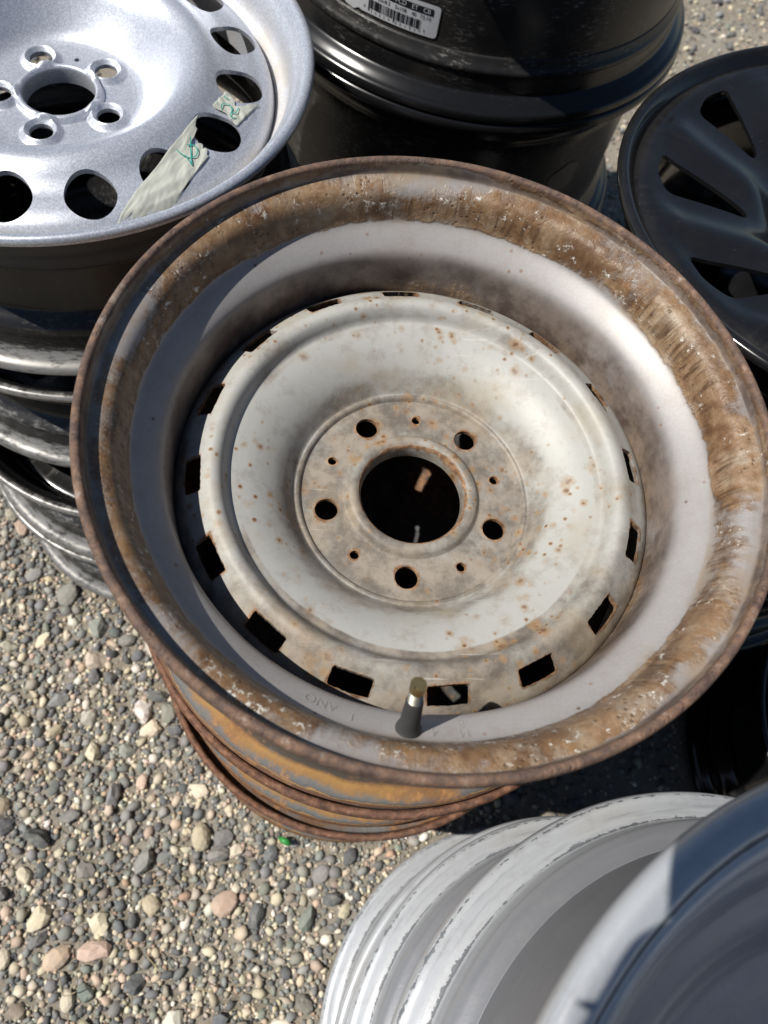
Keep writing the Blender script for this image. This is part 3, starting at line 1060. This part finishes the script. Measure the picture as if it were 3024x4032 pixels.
DISC_S = [(0.1868, 0.0720), (0.1866, 0.0560), (0.1856, 0.0450), (0.1830, 0.0365), (0.1785, 0.0305), (0.1710, 0.0268), (0.1620, 0.0252), (0.1530, 0.0240),
          (0.1440, 0.0205), (0.1350, 0.0150), (0.1270, 0.0118), (0.1190, 0.0122), (0.1105, 0.0165), (0.1020, 0.0245), (0.0940, 0.0340), (0.0860, 0.0430),
          (0.0790, 0.0500), (0.0730, 0.0538), (0.0685, 0.0552), (0.0665, 0.0556), (0.0645, 0.0558), (0.0625, 0.0560), (0.0605, 0.0560), (0.0585, 0.0560), (0.0565, 0.0560), (0.0545, 0.0560), (0.0525, 0.0560), (0.0505, 0.0560), (0.0485, 0.0560), (0.0465, 0.0560), (0.0445, 0.0560), (0.0425, 0.0560), (0.0405, 0.0560), (0.0372, 0.0556), (0.0358, 0.0540), (0.0348, 0.0512),
          (0.0336, 0.0502), (0.0326, 0.0508), (0.0322, 0.0560), (0.0322, 0.0640)]
S_BOLTS = [122 - 2, 54 - 6, -18 - 6, -96, -168]
S_BOLTS = [118.5, 46.5, -25.5, -97.5, -169.5]


def silver_bump(r, th):
    z = np.zeros_like(r)
    x, y = r * np.cos(th), r * np.sin(th)
    for a in S_BOLTS:
        px, py = pol(0.0497, a)
        d = np.hypot(x - px, y - py)
        z += 0.0048 * np.clip(1 - (np.maximum(d - 0.0135, 0) / 0.0050), 0, 1) ** 1.2 * np.clip((d - 0.0085) / 0.0045, 0.15, 1)
    return z


def make_silver_disc():
    loop = shell_loop(depth_profile(DISC_S, H_S), 0.0036, 4)
    me = lathe(loop[:, :2], 360, attrs=(), zfun=silver_bump)
    cuts = []
    for k in range(16):
        cuts.append(prism(circle(*pol(0.1585, 21.0 - 22.5 * k), 0.0198, 40), H_S - 0.1, H_S + 0.02))
    for a in S_BOLTS:
        cuts.append(prism(circle(*pol(0.0497, a), 0.0099, 28), H_S - 0.1, H_S + 0.02))
    cuts.append(prism(circle(*pol(0.0497, 83), 0.0025, 14), H_S - 0.1, H_S + 0.02))
    me = cut(me, cuts)
    r, th, z = vert_polar(me)
    set_attr(me, 'dirt', np.clip(0.5 * np.exp(-((r - 0.186) / 0.004) ** 2) + 0.06, 0, 1))
    set_attr(me, 'edge', np.zeros(len(r)))
    return me


ws = thing('steel_wheel', 'silver steel wheel with round holes and torn masking tape, topmost in the left stack', 'wheel', (SX, SY, SZ), 'wheels in the left stack')
link('rim', lathe(shell_loop(depth_profile(RIM_S, H_S), 0.0032, 4), 224), M['silver'], ws)
link('barrel', lathe(shell_loop(depth_profile(RIM_SB, H_S), 0.0031, 4), 192), M['black_glint'], ws)
link('disc', make_silver_disc(), M['silver'], ws)
DS = np.array(DISC_S)[::-1]


def silver_z(x, y):
    return H_S - float(np.interp(math.hypot(x, y), DS[:, 0], DS[:, 1])) + 0.0018


def tape_strip(name, A0, A1, B0, B1, jag0, jag1, ns=80, nt=28, seed=1):
    """strip between the edges A0-A1 and B0-B1 (local x, y); jag0 / jag1: torn ends"""
    g = random.Random(seed)
    V = []
    for i in range(ns + 1):
        for j in range(nt + 1):
            t = j / nt
            s0 = float(np.interp(t * (len(jag0) - 1), range(len(jag0)), jag0)) + g.choice((0, 0, 0.006)) * (i == 0)
            s1 = 1 - float(np.interp(t * (len(jag1) - 1), range(len(jag1)), jag1))
            s = s0 + (s1 - s0) * i / ns
            ax0, ay0 = A0[0] + (A1[0] - A0[0]) * s, A0[1] + (A1[1] - A0[1]) * s
            bx0, by0 = B0[0] + (B1[0] - B0[0]) * s, B0[1] + (B1[1] - B0[1]) * s
            x, y = ax0 + (bx0 - ax0) * t, ay0 + (by0 - ay0) * t
            wr = 0.00016 * math.sin(41 * t + 7 * s + 2 * math.sin(23 * s)) * (0.4 + 0.6 * math.sin(5 * s + seed) ** 2) + 0.00022 * math.sin(s * 19 + t * 9 + seed) + 0.00030 * math.sin(t * 15 + 4 * math.sin(s * 6 + seed)) + 0.0003 * max(0, math.sin(s * 31 + 9 * t))
            V.append((x, y, silver_z(x, y) + 0.0013 + max(-0.0008, wr)))
    F = [(i * (nt + 1) + j, (i + 1) * (nt + 1) + j, (i + 1) * (nt + 1) + j + 1, i * (nt + 1) + j + 1) for i in range(ns) for j in range(nt)]
    me = mesh(V, F)
    ob = link(name, me, M['tape'], ws)
    so = ob.modifiers.new('thick', 'SOLIDIFY')
    so.thickness = 0.0003
    return ob


def marker(parent, strokes, width=0.00045):
    V, F = [], []
    for st in strokes:
        P = catmull(np.array(st), 6)
        d = np.gradient(P, axis=0)
        d /= np.linalg.norm(d, axis=1)[:, None] + 1e-9
        nn = np.c_[-d[:, 1], d[:, 0]]
        o = len(V)
        for p, q in zip(P, nn):
            for sgn in (-1, 1):
                x, y = p + q * sgn * width
                V.append((x, y, silver_z(x, y) + 0.0030))
        F += [(o + 2 * i, o + 2 * i + 1, o + 2 * i + 3, o + 2 * i + 2) for i in range(len(P) - 1)]
    return link('marker_writing', mesh(V, F), M['ink'], parent)


j_low = [0.0, 0.02, 0.07, 0.11, 0.05, 0.0, 0.03, 0.09, 0.10, 0.04, 0.06, 0.02, 0.03, 0.0, 0.01]
j_top = [0.0, 0.04, 0.06, 0.05, 0.10, 0.20, 0.17, 0.10, 0.06, 0.05, 0.07, 0.03, 0.02, 0.05, 0.03]
tp1 = tape_strip('tape', (0.0757, -0.1690), (0.1294, -0.0545), (0.1075, -0.1618), (0.1420, -0.0900), j_low, j_top, seed=1)
marker(tp1, [[(0.1161, -0.0942), (0.1205, -0.0972), (0.1255, -0.0990), (0.1310, -0.0965), (0.1320, -0.0900), (0.1285, -0.0855), (0.1235, -0.0870)],
             [(0.1256, -0.0790), (0.1270, -0.0930), (0.1290, -0.1060)], [(0.1290, -0.1060), (0.1255, -0.1010), (0.1228, -0.0977)]])
j_u0 = [0.02, 0.0, 0.05, 0.10, 0.12, 0.10, 0.06, 0.04, 0.0, 0.0]
j_u1 = [0.0, 0.06, 0.10, 0.22, 0.30, 0.45, 0.42, 0.34, 0.20, 0.10, 0.0]
tp2 = tape_strip('tape', (0.1392, -0.0385), (0.1489, -0.0160), (0.1604, -0.0531), (0.1760, -0.0200), j_u0, j_u1, 48, 20, seed=4)
marker(tp2, [[(0.1468, -0.0405), (0.1470, -0.0345), (0.1520, -0.0325), (0.1552, -0.0370), (0.1545, -0.0440), (0.1560, -0.0470), (0.1590, -0.0455)],
             [(0.1550, -0.0420), (0.1585, -0.0400), (0.1605, -0.0335)], [(0.1480, -0.0240), (0.1490, -0.0262), (0.1515, -0.0255)]])

for (R, H, x, y, z, lab) in ((0.2125, SZ - 0.306, -0.218, 0.578, 0.305, 'black steel wheel second from the top of the left stack, under the silver wheel'),
                             (0.2060, 0.138, -0.191, 0.518, 0.166, 'dusty black steel wheel third from the top of the left stack'),
                             (0.1990, 0.158, -0.197, 0.508, 0.0065, 'small black steel wheel at the bottom of the left stack, on the gravel')):
    o = thing('steel_wheel', lab, 'wheel', (x, y, z), 'wheels in the left stack')
    prof = steel_rim(R, H, 0.9)
    link('rim', lathe(shell_loop(prof, 0.0032, 4), 192), M['black_glint'], o)
    dp = [(R - 0.0352, 0.090), (R - 0.0352, 0.070), (R - 0.038, 0.062), (R - 0.055, 0.060), (0.11, 0.055), (0.085, 0.066), (0.06, 0.07), (0.034, 0.069), (0.032, 0.074)]
    dm = lathe(shell_loop(depth_profile([(p[0], p[1], 0, .3, 0) for p in dp], H), 0.003, 4), 96)
    dm = cut(dm, [prism(circle(*pol(R - 0.062, 18 * q), 0.012, 18), 0, H) for q in range(0, 20, 2)] + [prism(circle(*pol(0.05, 72 * q), 0.008, 14), 0, H) for q in range(5)])
    link('disc', dm, M['black'], o)


# ---------------------------------------------------------------- alloy barrel generator (face down, open side up)
def alloy_rim(R, H, drop=0.0330):
    s = R - 0.0180
    d = R - drop
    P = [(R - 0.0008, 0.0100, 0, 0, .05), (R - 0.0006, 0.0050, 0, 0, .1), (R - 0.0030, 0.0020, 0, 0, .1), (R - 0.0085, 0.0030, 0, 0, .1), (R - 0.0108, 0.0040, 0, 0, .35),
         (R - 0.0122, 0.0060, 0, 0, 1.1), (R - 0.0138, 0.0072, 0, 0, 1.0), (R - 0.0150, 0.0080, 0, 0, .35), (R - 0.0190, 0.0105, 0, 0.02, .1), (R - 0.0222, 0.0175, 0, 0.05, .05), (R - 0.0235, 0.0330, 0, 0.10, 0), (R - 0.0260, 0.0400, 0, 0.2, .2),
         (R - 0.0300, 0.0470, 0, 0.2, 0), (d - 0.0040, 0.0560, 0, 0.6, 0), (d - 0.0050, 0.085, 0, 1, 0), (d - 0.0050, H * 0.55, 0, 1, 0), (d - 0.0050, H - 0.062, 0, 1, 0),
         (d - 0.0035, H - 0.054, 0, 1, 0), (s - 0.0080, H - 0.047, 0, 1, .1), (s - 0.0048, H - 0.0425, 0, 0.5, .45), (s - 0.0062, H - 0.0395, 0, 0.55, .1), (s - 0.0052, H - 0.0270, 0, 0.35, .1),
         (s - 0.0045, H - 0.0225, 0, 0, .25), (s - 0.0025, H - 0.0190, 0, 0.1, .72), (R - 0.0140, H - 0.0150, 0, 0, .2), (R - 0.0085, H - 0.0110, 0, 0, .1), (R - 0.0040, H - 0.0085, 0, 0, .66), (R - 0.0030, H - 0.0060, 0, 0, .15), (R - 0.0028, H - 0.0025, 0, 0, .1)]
    return depth_profile(P, H)


def alloy_disc(R, H, nsp=5):
    dp = [(R - 0.040, 0.030), (R - 0.046, 0.022), (R - 0.065, 0.022), (0.13, 0.030), (0.09, 0.040), (0.060, 0.048), (0.038, 0.048), (0.034, 0.044), (0.034, 0.030)]
    P = np.array([(p[0], p[1], 0, .8, 0) for p in dp])
    me = lathe(shell_loop(P, 0.014, 4), 120)
    cuts = []
    for k in range(nsp):
        a = 360 / nsp * k
        h = 360 / nsp * 0.33
        cuts.append(prism(rounded([pol(0.080, a - h * .7), pol(R - 0.054, a - h), pol(R - 0.050, a), pol(R - 0.054, a + h), pol(0.080, a + h * .7)], 0.012), -0.01, 0.1))
        cuts.append(prism(circle(*pol(0.054, a + 36), 0.0075, 16), -0.01, 0.1))
    me = cut(me, cuts)
    for nme, val in (('dirt', .8), ('edge', 0.0), ('rust', 0.0)):
        set_attr(me, nme, np.full(len(me.vertices), val))
    return me


# lower right stack
R_AL = 0.240
AL = [(0.2913, -0.2074, 0.006, 0.208, 'white painted alloy wheel at the bottom of the front right stack, on the gravel'),
      (0.2985, -0.2056, 0.2150, 0.2512, 'flaking silver alloy wheel in the middle of the front right stack'),
      (0.2930, -0.1990, 0.4670, 0.2540, 'white painted alloy wheel topmost in the front right stack, half in shade')]
ald = alloy_disc(R_AL, 0.25)
for x, y, z, H, lab in AL:
    o = thing('alloy_wheel', lab, 'wheel', (x, y, z), 'alloy wheels in the front right stack')
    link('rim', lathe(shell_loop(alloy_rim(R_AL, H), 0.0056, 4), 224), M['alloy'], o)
    link('spokes', ald, M['alloy'], o)
    if z > 0.4:
        dish = [(R_AL - 0.0262, 0.0300), (R_AL - 0.0285, 0.0345), (R_AL - 0.0330, 0.0385), (R_AL - 0.0390, 0.0480), (R_AL - 0.0430, 0.0580), (R_AL - 0.0500, 0.0640),
                (R_AL - 0.0620, 0.0740), (R_AL - 0.0700, 0.0900), (R_AL - 0.0790, 0.1020), (R_AL - 0.0950, 0.1110), (R_AL - 0.1200, 0.1240), (0.090, 0.1320), (0.060, 0.1350), (0.036, 0.1350), (0.034, 0.1450)]
        link('dish', lathe(shell_loop(depth_profile([(p[0], p[1], 0, 0.55, 0) for p in dish], H), 0.004, 4), 192), M['alloy'], o)

# back stack: wide black alloys
R_B = 0.272
CXB, CYB = 0.174, 0.986
bl_rim = lathe(shell_loop(alloy_rim(R_B, 0.2445, 0.0258), 0.0056, 4), 224)
bl_disc = alloy_disc(R_B, 0.2445)
backs = []
for z, lab in ((0.4960, 'wide black alloy wheel with a white barcode label, topmost in the back stack'),
               (0.2510, 'wide black alloy wheel in the middle of the back stack, under the labelled one'),
               (0.0060, 'wide black alloy wheel at the bottom of the back stack')):
    o = thing('alloy_wheel', lab, 'wheel', (CXB, CYB, z), 'wide black alloy wheels in the back stack')
    link('rim', bl_rim, M['black'] if z > .4 else M['black_gloss'], o)
    link('spokes', bl_disc, M['black'], o)
    backs.append(o)

# label on the barrel (u runs round the barrel, v up)
R_LAB = R_B - 0.0258 - 0.0050 + 0.0030
lz = 0.4960


def on_barrel(u, v, lift, r=R_LAB):
    a = -math.pi / 2 + u / 0.244
    return ((r + lift) * math.cos(a), (r + lift) * math.sin(a), v - lz)


def curved_sheet(outline, lift, mat, name, parent, nx=30):
    """polygon (u, v) -> triangulated strip bent round the barrel"""
    bm = bmesh.new()
    vs = [bm.verts.new((u, v, 0)) for u, v in outline]
    bm.faces.new(vs)
    u0, u1 = min(p[0] for p in outline), max(p[0] for p in outline)
    for i in range(1, nx):
        c = u0 + (u1 - u0) * i / nx
        bmesh.ops.bisect_plane(bm, geom=bm.verts[:] + bm.edges[:] + bm.faces[:], plane_co=(c, 0, 0), plane_no=(1, 0, 0))
    me = bpy.data.meshes.new('sheet')
    for v_ in bm.verts:
        v_.co = on_barrel(v_.co.x, v_.co.y, lift)
    bmesh.ops.recalc_face_normals(bm, faces=bm.faces)
    bm.to_mesh(me)
    bm.free()
    return link(name, me, mat, parent)


cor = 0.0035
lab_poly = [(-0.1665, 0.5560), (-0.1560, 0.5545), (-0.1500, 0.5580), (-0.1450, 0.5572), (-0.1330, 0.5578), (-0.0665, 0.5582), (-0.0640, 0.5590), (-0.0627, 0.5615),
            (-0.0622, 0.5860), (-0.0630, 0.5885), (-0.0655, 0.5895), (-0.1700, 0.5890), (-0.1715, 0.5760), (-0.1690, 0.5680), (-0.1705, 0.5610)]
label = curved_sheet(lab_poly, 0.0006, M['paper'], 'label', backs[0])
curved_sheet([(-0.1690, 0.5795), (-0.0690, 0.5793), (-0.0690, 0.5856), (-0.1690, 0.5858)], 0.0009, M['print_'], 'header_bar', label)


def barrel_text(body, u, v, size, mat, lift, name='lettering', sx=1.0):
    vv, ff = stamp_text(body, size)
    me = mesh([on_barrel(u + x * sx, v + y, lift) for x, y, _ in vv], ff, False)
    return link(name, me, mat, label)


for body, u in (('PCD', -0.1035), ('ET', -0.0885), ('CB', -0.0758), ('SIZE', -0.1220), ('MODEL', -0.1480)):
    if body in ('PCD', 'ET', 'CB'):
        barrel_text(body, u, 0.5825, 0.0062, M['paper'], 0.0012)
for body, u in (('20x8.5', -0.1215), ('5x108', -0.1030), ('40', -0.0888), ('73.10', -0.0765), ('L', -0.1335)):
    barrel_text(body, u, 0.5757, 0.0052, M['print_'], 0.0009)
for body, u in (('8', -0.1428), ('8', -0.0759)):
    barrel_text(body, u, 0.5630, 0.0036, M['print_'], 0.0009)
for k, ch in enumerate('26659'):
    barrel_text(ch, -0.1345 + 0.0050 * k, 0.5608, 0.0038, M['print_'], 0.0009)
for k, ch in enumerate('00192'):
    barrel_text(ch, -0.1065 + 0.0052 * k, 0.5608, 0.0038, M['print_'], 0.0009)
g = random.Random(5)
V, F = [], []
u = -0.1385
while u < -0.0808:
    wd = g.choice((0.0004, 0.0004, 0.0008, 0.0012, 0.0016))
    long_ = u < -0.1365 or u > -0.0830 or -0.1108 < u < -0.1088
    lo = 0.5605 if long_ else 0.5633
    o = len(V)
    V += [on_barrel(u, lo, 0.0009), on_barrel(u + wd, lo, 0.0009), on_barrel(u + wd, 0.5722, 0.0009), on_barrel(u, 0.5722, 0.0009)]
    F.append((o, o + 1, o + 2, o + 3))
    u += wd + g.choice((0.0004, 0.0004, 0.0008, 0.0012))
link('barcode', mesh(V, F, False), M['print_'], label)
# sticker on the wheel below, its paper darkened to paint in the shade
lz = 0.2510
curved_sheet([(0.118, 0.360), (0.122, 0.392), (0.150, 0.405), (0.168, 0.398), (0.166, 0.366), (0.140, 0.358)], 0.0006, mat_plain('shaded_label_paper', (0.10, 0.095, 0.085), 0.5, 0, 0.2, 40), 'label', backs[1])

# ---------------------------------------------------------------- right stack: black spoked steel wheel, tilted
H_R = 0.195
RIM_R = steel_rim(0.235, H_R, 0.55, seat=0.0165, drop=0.030)
up_t = Vector((-0.086, 0.095, 0.992)).normalized()
q_t = Vector((0, 0, 1)).rotation_difference(up_t)
lipc = Vector((0.469, 0.458, CAM_H - 0.370))
loc_r = lipc - up_t * H_R
DISC_R = [(0.2030, 0.0600), (0.2035, 0.0450), (0.2090, 0.0300), (0.2150, 0.0190), (0.2188, 0.0130), (0.2182, 0.0100), (0.2140, 0.0086), (0.2070, 0.0088), (0.1980, 0.0100), (0.1860, 0.0112),
          (0.1700, 0.0118), (0.1520, 0.0130), (0.1350, 0.0150), (0.1200, 0.0190), (0.1060, 0.0260), (0.0950, 0.0350), (0.0880, 0.0420), (0.0800, 0.0450),
          (0.0500, 0.0455), (0.0380, 0.0460), (0.0350, 0.0490), (0.0345, 0.0560)]
A_R0 = 130.0


def spoke_bump(r, th):
    a = np.degrees(th)
    mid = A_R0 + 18 + (0.20 - r) / 0.065 * 12
    d = np.abs((a - mid + 18) % 36 - 18) * R_(1) * r
    ridge = np.exp(-(d / 0.020) ** 2)
    rad = np.clip((r - 0.108) / 0.02, 0, 1) * np.clip((0.209 - r) / 0.016, 0, 1)
    return 0.0042 * (ridge - 0.35) * rad


def make_spoke_disc():
    me = lathe(shell_loop(depth_profile(DISC_R, H_R), 0.0034, 4)[:, :2], 300, attrs=(), zfun=spoke_bump)
    cuts = []
    for k in range(10):
        a = A_R0 + 36 * k
        q = [pol(0.2000, a - 7.2), pol(0.2025, a + 0.5), pol(0.1945, a + 7.4), pol(0.1310, a + 14.6), pol(0.1300, a + 10.4)]
        cuts.append(prism(rounded(q, 0.0085, 6), H_R - 0.2, H_R + 0.05))
    for k in range(5):
        cuts.append(prism(circle(*pol(0.0572, 20 + 72 * k), 0.008, 20), H_R - 0.2, H_R + 0.05))
    me = cut(me, cuts)
    r, th, z = vert_polar(me)
    set_attr(me, 'dirt', 0.25 + 0.35 * np.exp(-((r - 0.216) / 0.005) ** 2))
    return me


wr = thing('steel_wheel', 'tilted black steel wheel with triangular spoke windows, topmost in the right stack', 'wheel', loc_r, 'black steel wheels in the right stack')
wr.rotation_mode = 'QUATERNION'
wr.rotation_quaternion = q_t
rr_me = lathe(shell_loop(RIM_R, 0.0032, 4), 224)
link('rim', rr_me, M['black_face'], wr)
sd_me = make_spoke_disc()
link('disc', sd_me, M['black_face'], wr)
for x, y, z, lab in ((0.480, 0.447, 0.2125, 'black steel wheel in the middle of the right stack, under the tilted one'), (0.469, 0.458, 0.0065, 'black steel wheel at the bottom of the right stack')):
    o = thing('steel_wheel', lab, 'wheel', (x, y, z), 'black steel wheels in the right stack')
    link('rim', rr_me, M['black_face'], o).scale = (1, 1, 1.04)
    link('disc', sd_me, M['black_face'], o).scale = (1, 1, 1.04)

# far right: a single gloss black wheel on the ground, partly under the right stack's overhang
o = thing('steel_wheel', 'gloss black wheel lying alone on the gravel at the far right edge', 'wheel', (0.775, 0.120, 0.0065))
link('rim', lathe(shell_loop(steel_rim(0.2185, 0.182, 0.2), 0.0032, 4), 192), M['black_gloss'], o)
dp = [(0.183, 0.090), (0.183, 0.060), (0.180, 0.048), (0.168, 0.044), (0.13, 0.040), (0.10, 0.050), (0.08, 0.066), (0.034, 0.067), (0.032, 0.074)]
dm = lathe(shell_loop(depth_profile([(p[0], p[1], 0, .2, 0) for p in dp], 0.182), 0.003, 4), 120)
dm = cut(dm, [prism(circle(*pol(0.150, 30 * q), 0.013, 20), 0, 0.18) for q in range(12)] + [prism(circle(*pol(0.056, 72 * q), 0.008, 14), 0, 0.18) for q in range(5)])
link('disc', dm, M['black_gloss'], o)

# ---------------------------------------------------------------- small things on the gravel
v = [(0, 0, 0), (0.006, 0.0035, 0.001), (0.014, 0.0035, 0.002), (0.021, 0, 0.0012), (0.014, -0.0040, 0.0022), (0.006, -0.0035, 0.001), (0.010, 0, 0.0035)]
f = [(0, 1, 6), (1, 2, 6), (2, 3, 6), (3, 4, 6), (4, 5, 6), (5, 0, 6)]
lf = tag(link('leaf', mesh(v, f), M['leaf']), 'small bright green leaf on the gravel by the rusty stack', 'leaf')
lf.location = (-0.0065, 0.0165, 0.012)
lf.rotation_euler = (0.1, 0.0, R_(-25))
so = lf.modifiers.new('thick', 'SOLIDIFY')
so.thickness = 0.0004


def px_ground(sx, sy, z):
    d = Vector(right) * ((sx - 1512) / 2912) - Vector(upv) * ((sy - 2016) / 2912) - Vector(back)
    t = (z - CAM_H) / d.z
    return d * t + Vector((0, 0, CAM_H))


for (a, b, c), lab in ((((575, 3760), (600, 3790), (628, 3825)), 'straight dry straw lying on the gravel near the front'),
                       (((235, 3855), (250, 3920), (300, 3905)), 'bent dry grass stalk curled on the gravel at the lower left'),
                       (((760, 3880), (800, 3900), (840, 3905)), 'thin pale grass stalk on the gravel near the bottom edge')):
    P = catmull(np.array([px_ground(*q, 0.016)[:] for q in (a, b, c)]), 5)
    v, f = tube([tuple(p) for p in P], [0.0006] * len(P), 6)
    tag(link('grass_stalk', mesh(v, f), M['straw']), lab, 'stalk', 'dry stalks on the gravel')


# ---------------------------------------------------------------- the photographer, whose shadow falls on the front right stack
def cam_pt(x, y, z):
    return Vector((0, 0, CAM_H)) + right * x + upv * y + back * z


ph = thing('phone', 'dark smartphone held flat above the wheels by the photographer', 'phone', cam_pt(-0.0205, -0.053, 0.006))
ph.rotation_mode = 'QUATERNION'
ph.rotation_quaternion = cam.matrix_world.to_quaternion()
pv, pf = prism(rounded([(-0.0375, -0.0735), (0.0375, -0.0735), (0.0375, 0.0735), (-0.0375, 0.0735)], 0.011, 6), -0.0038, 0.0038)
link('case', mesh(pv, pf, False), mat_plain('phone_case', (0.03, 0.03, 0.035), 0.4), ph)
pv, pf = prism(rounded([(-0.0350, -0.0710), (0.0350, -0.0710), (0.0350, 0.0710), (-0.0350, 0.0710)], 0.009, 6), 0.0039, 0.0043)
link('screen', mesh(pv, pf, False), mat_plain('phone_glass', (0.01, 0.01, 0.012), 0.08), ph)


def person():
    P, E = {}, []

    def j(name, co, rx, ry=None, link_to=None):
        P[name] = (Vector(co), rx, ry if ry is not None else rx)
        if link_to:
            E.append((link_to, name))
    j('pelvis', (-0.03, -0.52, 0.93), 0.150, 0.115)
    j('belly', (-0.03, -0.515, 1.06), 0.135, 0.105, 'pelvis')
    j('chest', (-0.03, -0.49, 1.24), 0.155, 0.115, 'belly')
    j('collar', (-0.03, -0.475, 1.37), 0.110, 0.085, 'chest')
    j('neck', (-0.03, -0.455, 1.455), 0.054, None, 'collar')
    j('jaw', (-0.03, -0.420, 1.520), 0.066, None, 'neck')
    j('brow', (-0.03, -0.400, 1.590), 0.078, None, 'jaw')
    j('crown', (-0.03, -0.405, 1.650), 0.062, None, 'brow')
    for n, sx, cx in (('l', -1, -0.03), ('r', 1, -0.03)):
        j(n + 'sh', (cx + sx * 0.165, -0.475, 1.375), 0.062, None, 'collar')
        j(n + 'arm', (cx + sx * 0.205, -0.460, 1.25), 0.052, None, n + 'sh')
        j(n + 'el', (cx + sx * 0.235, -0.430, 1.105), 0.042, None, n + 'arm')
        j(n + 'fore', (cx + sx * 0.170, -0.300, 1.045), 0.040, None, n + 'el')
        j(n + 'hip', (cx + sx * 0.090, -0.52, 0.84), 0.092, None, 'pelvis')
        j(n + 'thigh', (cx + sx * 0.100, -0.51, 0.66), 0.080, None, n + 'hip')
        j(n + 'knee', (cx + sx * 0.105, -0.50, 0.48), 0.058, None, n + 'thigh')
        j(n + 'calf', (cx + sx * 0.105, -0.525, 0.32), 0.056, None, n + 'knee')
        j(n + 'ankle', (cx + sx * 0.105, -0.535, 0.10), 0.040, None, n + 'calf')
        j(n + 'heel', (cx + sx * 0.108, -0.530, 0.052), 0.042, 0.040, n + 'ankle')
        j(n + 'toe', (cx + sx * 0.125, -0.385, 0.042), 0.042, 0.030, n + 'heel')
        edge = -0.042 if n == 'l' else 0.017
        wr_ = cam_pt(edge + sx * (0.058 if n == 'l' else 0.036), -0.150, 0.012)
        j(n + 'wrist', wr_, 0.026, None, n + 'fore')
        pa = cam_pt(edge + sx * (0.034 if n == 'l' else 0.026), -0.100, 0.008)
        j(n + 'palm', pa, 0.026, 0.018, n + 'wrist')
        for q, (yy, ln) in enumerate(((-0.052, 0.040), (-0.072, 0.046), (-0.092, 0.044), (-0.112, 0.034))):
            a = cam_pt(edge + sx * 0.018, yy, 0.000)
            b = cam_pt(edge + sx * 0.006, yy - 0.002, -0.008)
            c = cam_pt(edge - sx * (ln - 0.022), yy - 0.004, -0.0085)
            j('%sf%da' % (n, q), a, 0.0095, None, n + 'palm')
            j('%sf%db' % (n, q), b, 0.0085, None, '%sf%da' % (n, q))
            j('%sf%dc' % (n, q), c, 0.0075, None, '%sf%db' % (n, q))
        j(n + 'th1', cam_pt(edge + sx * 0.016, -0.085, 0.022), 0.011, None, n + 'palm')
        j(n + 'th2', cam_pt(edge - sx * 0.008, -0.062, 0.0205), 0.0090, None, n + 'th1')
    names = list(P)
    me = bpy.data.meshes.new('body')
    me.from_pydata([P[k][0] for k in names], [(names.index(a), names.index(b)) for a, b in E], [])
    ob = bpy.data.objects.new('person', me)
    COL.objects.link(ob)
    sk = ob.modifiers.new('skin', 'SKIN')
    sk.use_smooth_shade = True
    if not me.skin_vertices:
        bm = bmesh.new()
        bm.from_mesh(me)
        bm.verts.layers.skin.verify()
        bm.to_mesh(me)
        bm.free()
    for i, k in enumerate(names):
        me.skin_vertices[0].data[i].radius = (P[k][1], P[k][2])
        me.skin_vertices[0].data[i].use_root = (k == 'pelvis')
    ss = ob.modifiers.new('sub', 'SUBSURF')
    ss.levels = ss.render_levels = 2
    dg = bpy.context.evaluated_depsgraph_get()
    dg.update()
    full = bpy.data.meshes.new_from_object(ob.evaluated_get(dg))
    bpy.data.objects.remove(ob)
    full.polygons.foreach_set('use_smooth', [True] * len(full.polygons))
    body = link('person', full)
    full.materials.clear()
    for mm in (mat_plain('skin', (0.46, 0.29, 0.21), 0.55), mat_plain('navy_shirt', (0.035, 0.045, 0.09), 0.9),
               mat_plain('denim', (0.05, 0.075, 0.13), 0.9), mat_plain('dark_shoe', (0.03, 0.028, 0.026), 0.7)):
        full.materials.append(mm)
    for p in full.polygons:
        c = p.center
        arm = abs(c.x + 0.03) > 0.15 or c.y > -0.36
        if c.z < 0.095:
            p.material_index = 3
        elif c.z < 0.95 and not (arm and c.y > -0.36):
            p.material_index = 2
        elif c.z < 1.425 and not (c.y > -0.20):
            p.material_index = 1
        else:
            p.material_index = 0
    tag(body, 'photographer in a navy shirt and jeans standing over the wheels with a phone', 'person')
    # hair, eyes, nose, ears
    bm = bmesh.new()
    bmesh.ops.create_icosphere(bm, subdivisions=3, radius=1)
    bmesh.ops.delete(bm, geom=[v_ for v_ in bm.verts if v_.co.z < -0.35 + 0.55 * v_.co.y], context='VERTS')
    for v_ in bm.verts:
        v_.co = Vector((-0.03 + v_.co.x * 0.078, -0.412 + v_.co.y * 0.088, 1.607 + v_.co.z * 0.082))
    hm = bpy.data.meshes.new('hair')
    bm.to_mesh(hm)
    bm.free()
    hm.polygons.foreach_set('use_smooth', [True] * len(hm.polygons))
    h = link('hair', hm, mat_plain('brown_hair', (0.06, 0.035, 0.02), 0.7, 0, 0.3, 400), body)
    h.modifiers.new('t', 'SOLIDIFY').thickness = 0.008
    return body


person()
